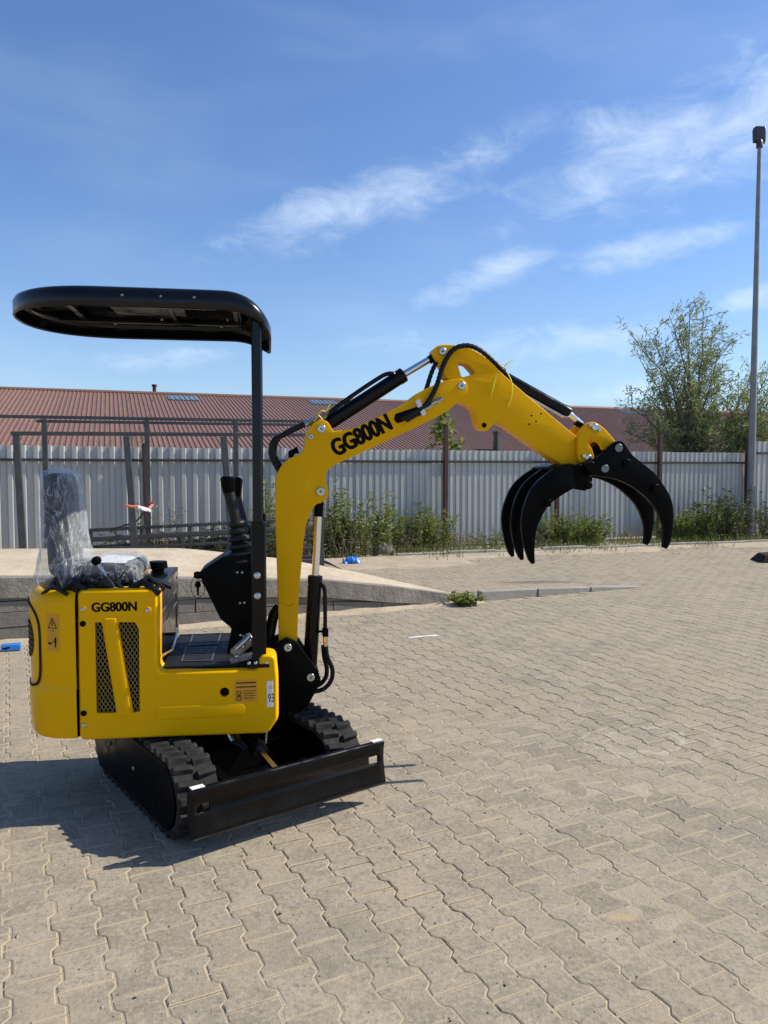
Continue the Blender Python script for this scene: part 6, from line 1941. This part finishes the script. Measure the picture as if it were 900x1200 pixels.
# cable ties and tails at the arm hoses
for pts in ([(1.385, 2.10, -0.06), (1.37, 2.06, -0.075), (1.352, 1.98, -0.07), (1.340, 1.93, -0.065)], [(1.43, 2.06, -0.06), (1.452, 2.00, -0.07), (1.450, 1.94, -0.068), (1.432, 1.885, -0.062)], [(1.40, 2.07, -0.05), (1.43, 2.105, -0.05), (1.462, 2.125, -0.04)],
            [(1.375, 2.075, -0.07), (1.40, 2.085, -0.075), (1.425, 2.075, -0.06)], [(0.455, 1.83, -0.05), (0.475, 1.855, -0.055), (0.50, 1.85, -0.05), (0.52, 1.89, -0.045)], [(0.44, 1.80, -0.06), (0.462, 1.83, -0.062), (0.48, 1.812, -0.055)]):
    hose('cable_tie', pts, 0, 0.0030, 'ziptie', None, False, 5)

# ---- grapple
cr = [(p.x, p.y) for p in spline([Vector((x, z, 0)) for x, z in P['clawR']], True, 4, 50)]
cl_ = [(p.x, p.y) for p in spline([Vector((x, z, 0)) for x, z in P['clawL']], True, 4, 50)]
for y in (-0.16, 0.045):
    t_ = plate('grapple_tine', cr, y, y + 0.030, M['blackm'], EX, 0.003)
    for (x, z) in (P['pins_claw'][0], P['pins_claw'][2]):
        MB().cyl((x, y - 0.004, z), (x, y + 0.034, z), 0.021, 18).build('pin', M['dullsteel'], t_, 40, 0.002)
    for (x, z) in (P['pins_claw'][1], P['claw_tube'][0]):
        MB().cyl((x, y - 0.016, z), (x, y + 0.04, z), 0.022, 18).build('tube_end', M['blackm'], t_, 40, 0.003)
for (x, z) in (P['pins_claw'][1], P['claw_tube'][0]):
    MB().cyl((x, -0.13, z), (x, 0.045, z), 0.019, 18).build('grapple_crosstube', M['blackm'], EX, 40)
for y in (-0.175, -0.005, 0.155):
    t_ = plate('grapple_tine', cl_, y, y + 0.026, M['blackm'], EX, 0.003)
    if y < -0.1:
        x, z = loc_l = (1.607, 1.392)
        MB().box((x - 0.014, y - 0.016, z - 0.018), (x + 0.016, y + 0.0, z + 0.018)).build('tube_end', M['blackm'], t_, 30, 0.004)
MB().cyl((1.607, -0.15, 1.392), (1.607, 0.16, 1.392), 0.016, 16).build('grapple_crosstube', M['blackm'], EX, 40)
mtx = Matrix.Translation((1.705, 0, 1.55)) @ Matrix.Rotation(R(-14), 4, 'Y')
MB().box((-0.05, -0.149, -0.075), (0.012, 0.181, 0.040), mtx).build('grapple_back_plate', M['blackm'], EX, 30, 0.006)
hub = plate('grapple_hub', fillet(P['hub'], 0.012), -0.115, -0.085, M['blackm'], EX, 0.004)
plate('hub_plate', fillet(P['hub'], 0.012), 0.085, 0.115, M['blackm'], hub, 0.004)
plate('hub_core', fillet([(1.74, 1.50), (1.74, 1.585), (1.80, 1.57), (1.845, 1.52), (1.84, 1.475), (1.78, 1.48)], 0.012), -0.084, 0.084, M['blackm'], hub, 0.004)
for (x, z, r_) in ((1.853, 1.480, 0.020), (1.845, 1.545, 0.017), (1.800, 1.572, 0.018)):
    MB().cyl((x, -0.122, z), (x, 0.122, z), r_, 18).build('pin', M['blackm'], hub, 40, 0.003)
MB().cyl((1.842, -0.17, 1.578), (1.842, 0.12, 1.578), 0.026, 20).build('grapple_pivot', M['blackm'], EX, 40, 0.003)
mtx = Matrix.Translation((1.94, 0.02, 1.665)) @ Matrix.Rotation(R(-38), 4, 'Y')
MB().box((-0.05, -0.05, -0.03), (0.04, 0.05, 0.03), mtx).build('grapple_link_block', M['blackm'], EX, 30, 0.006)
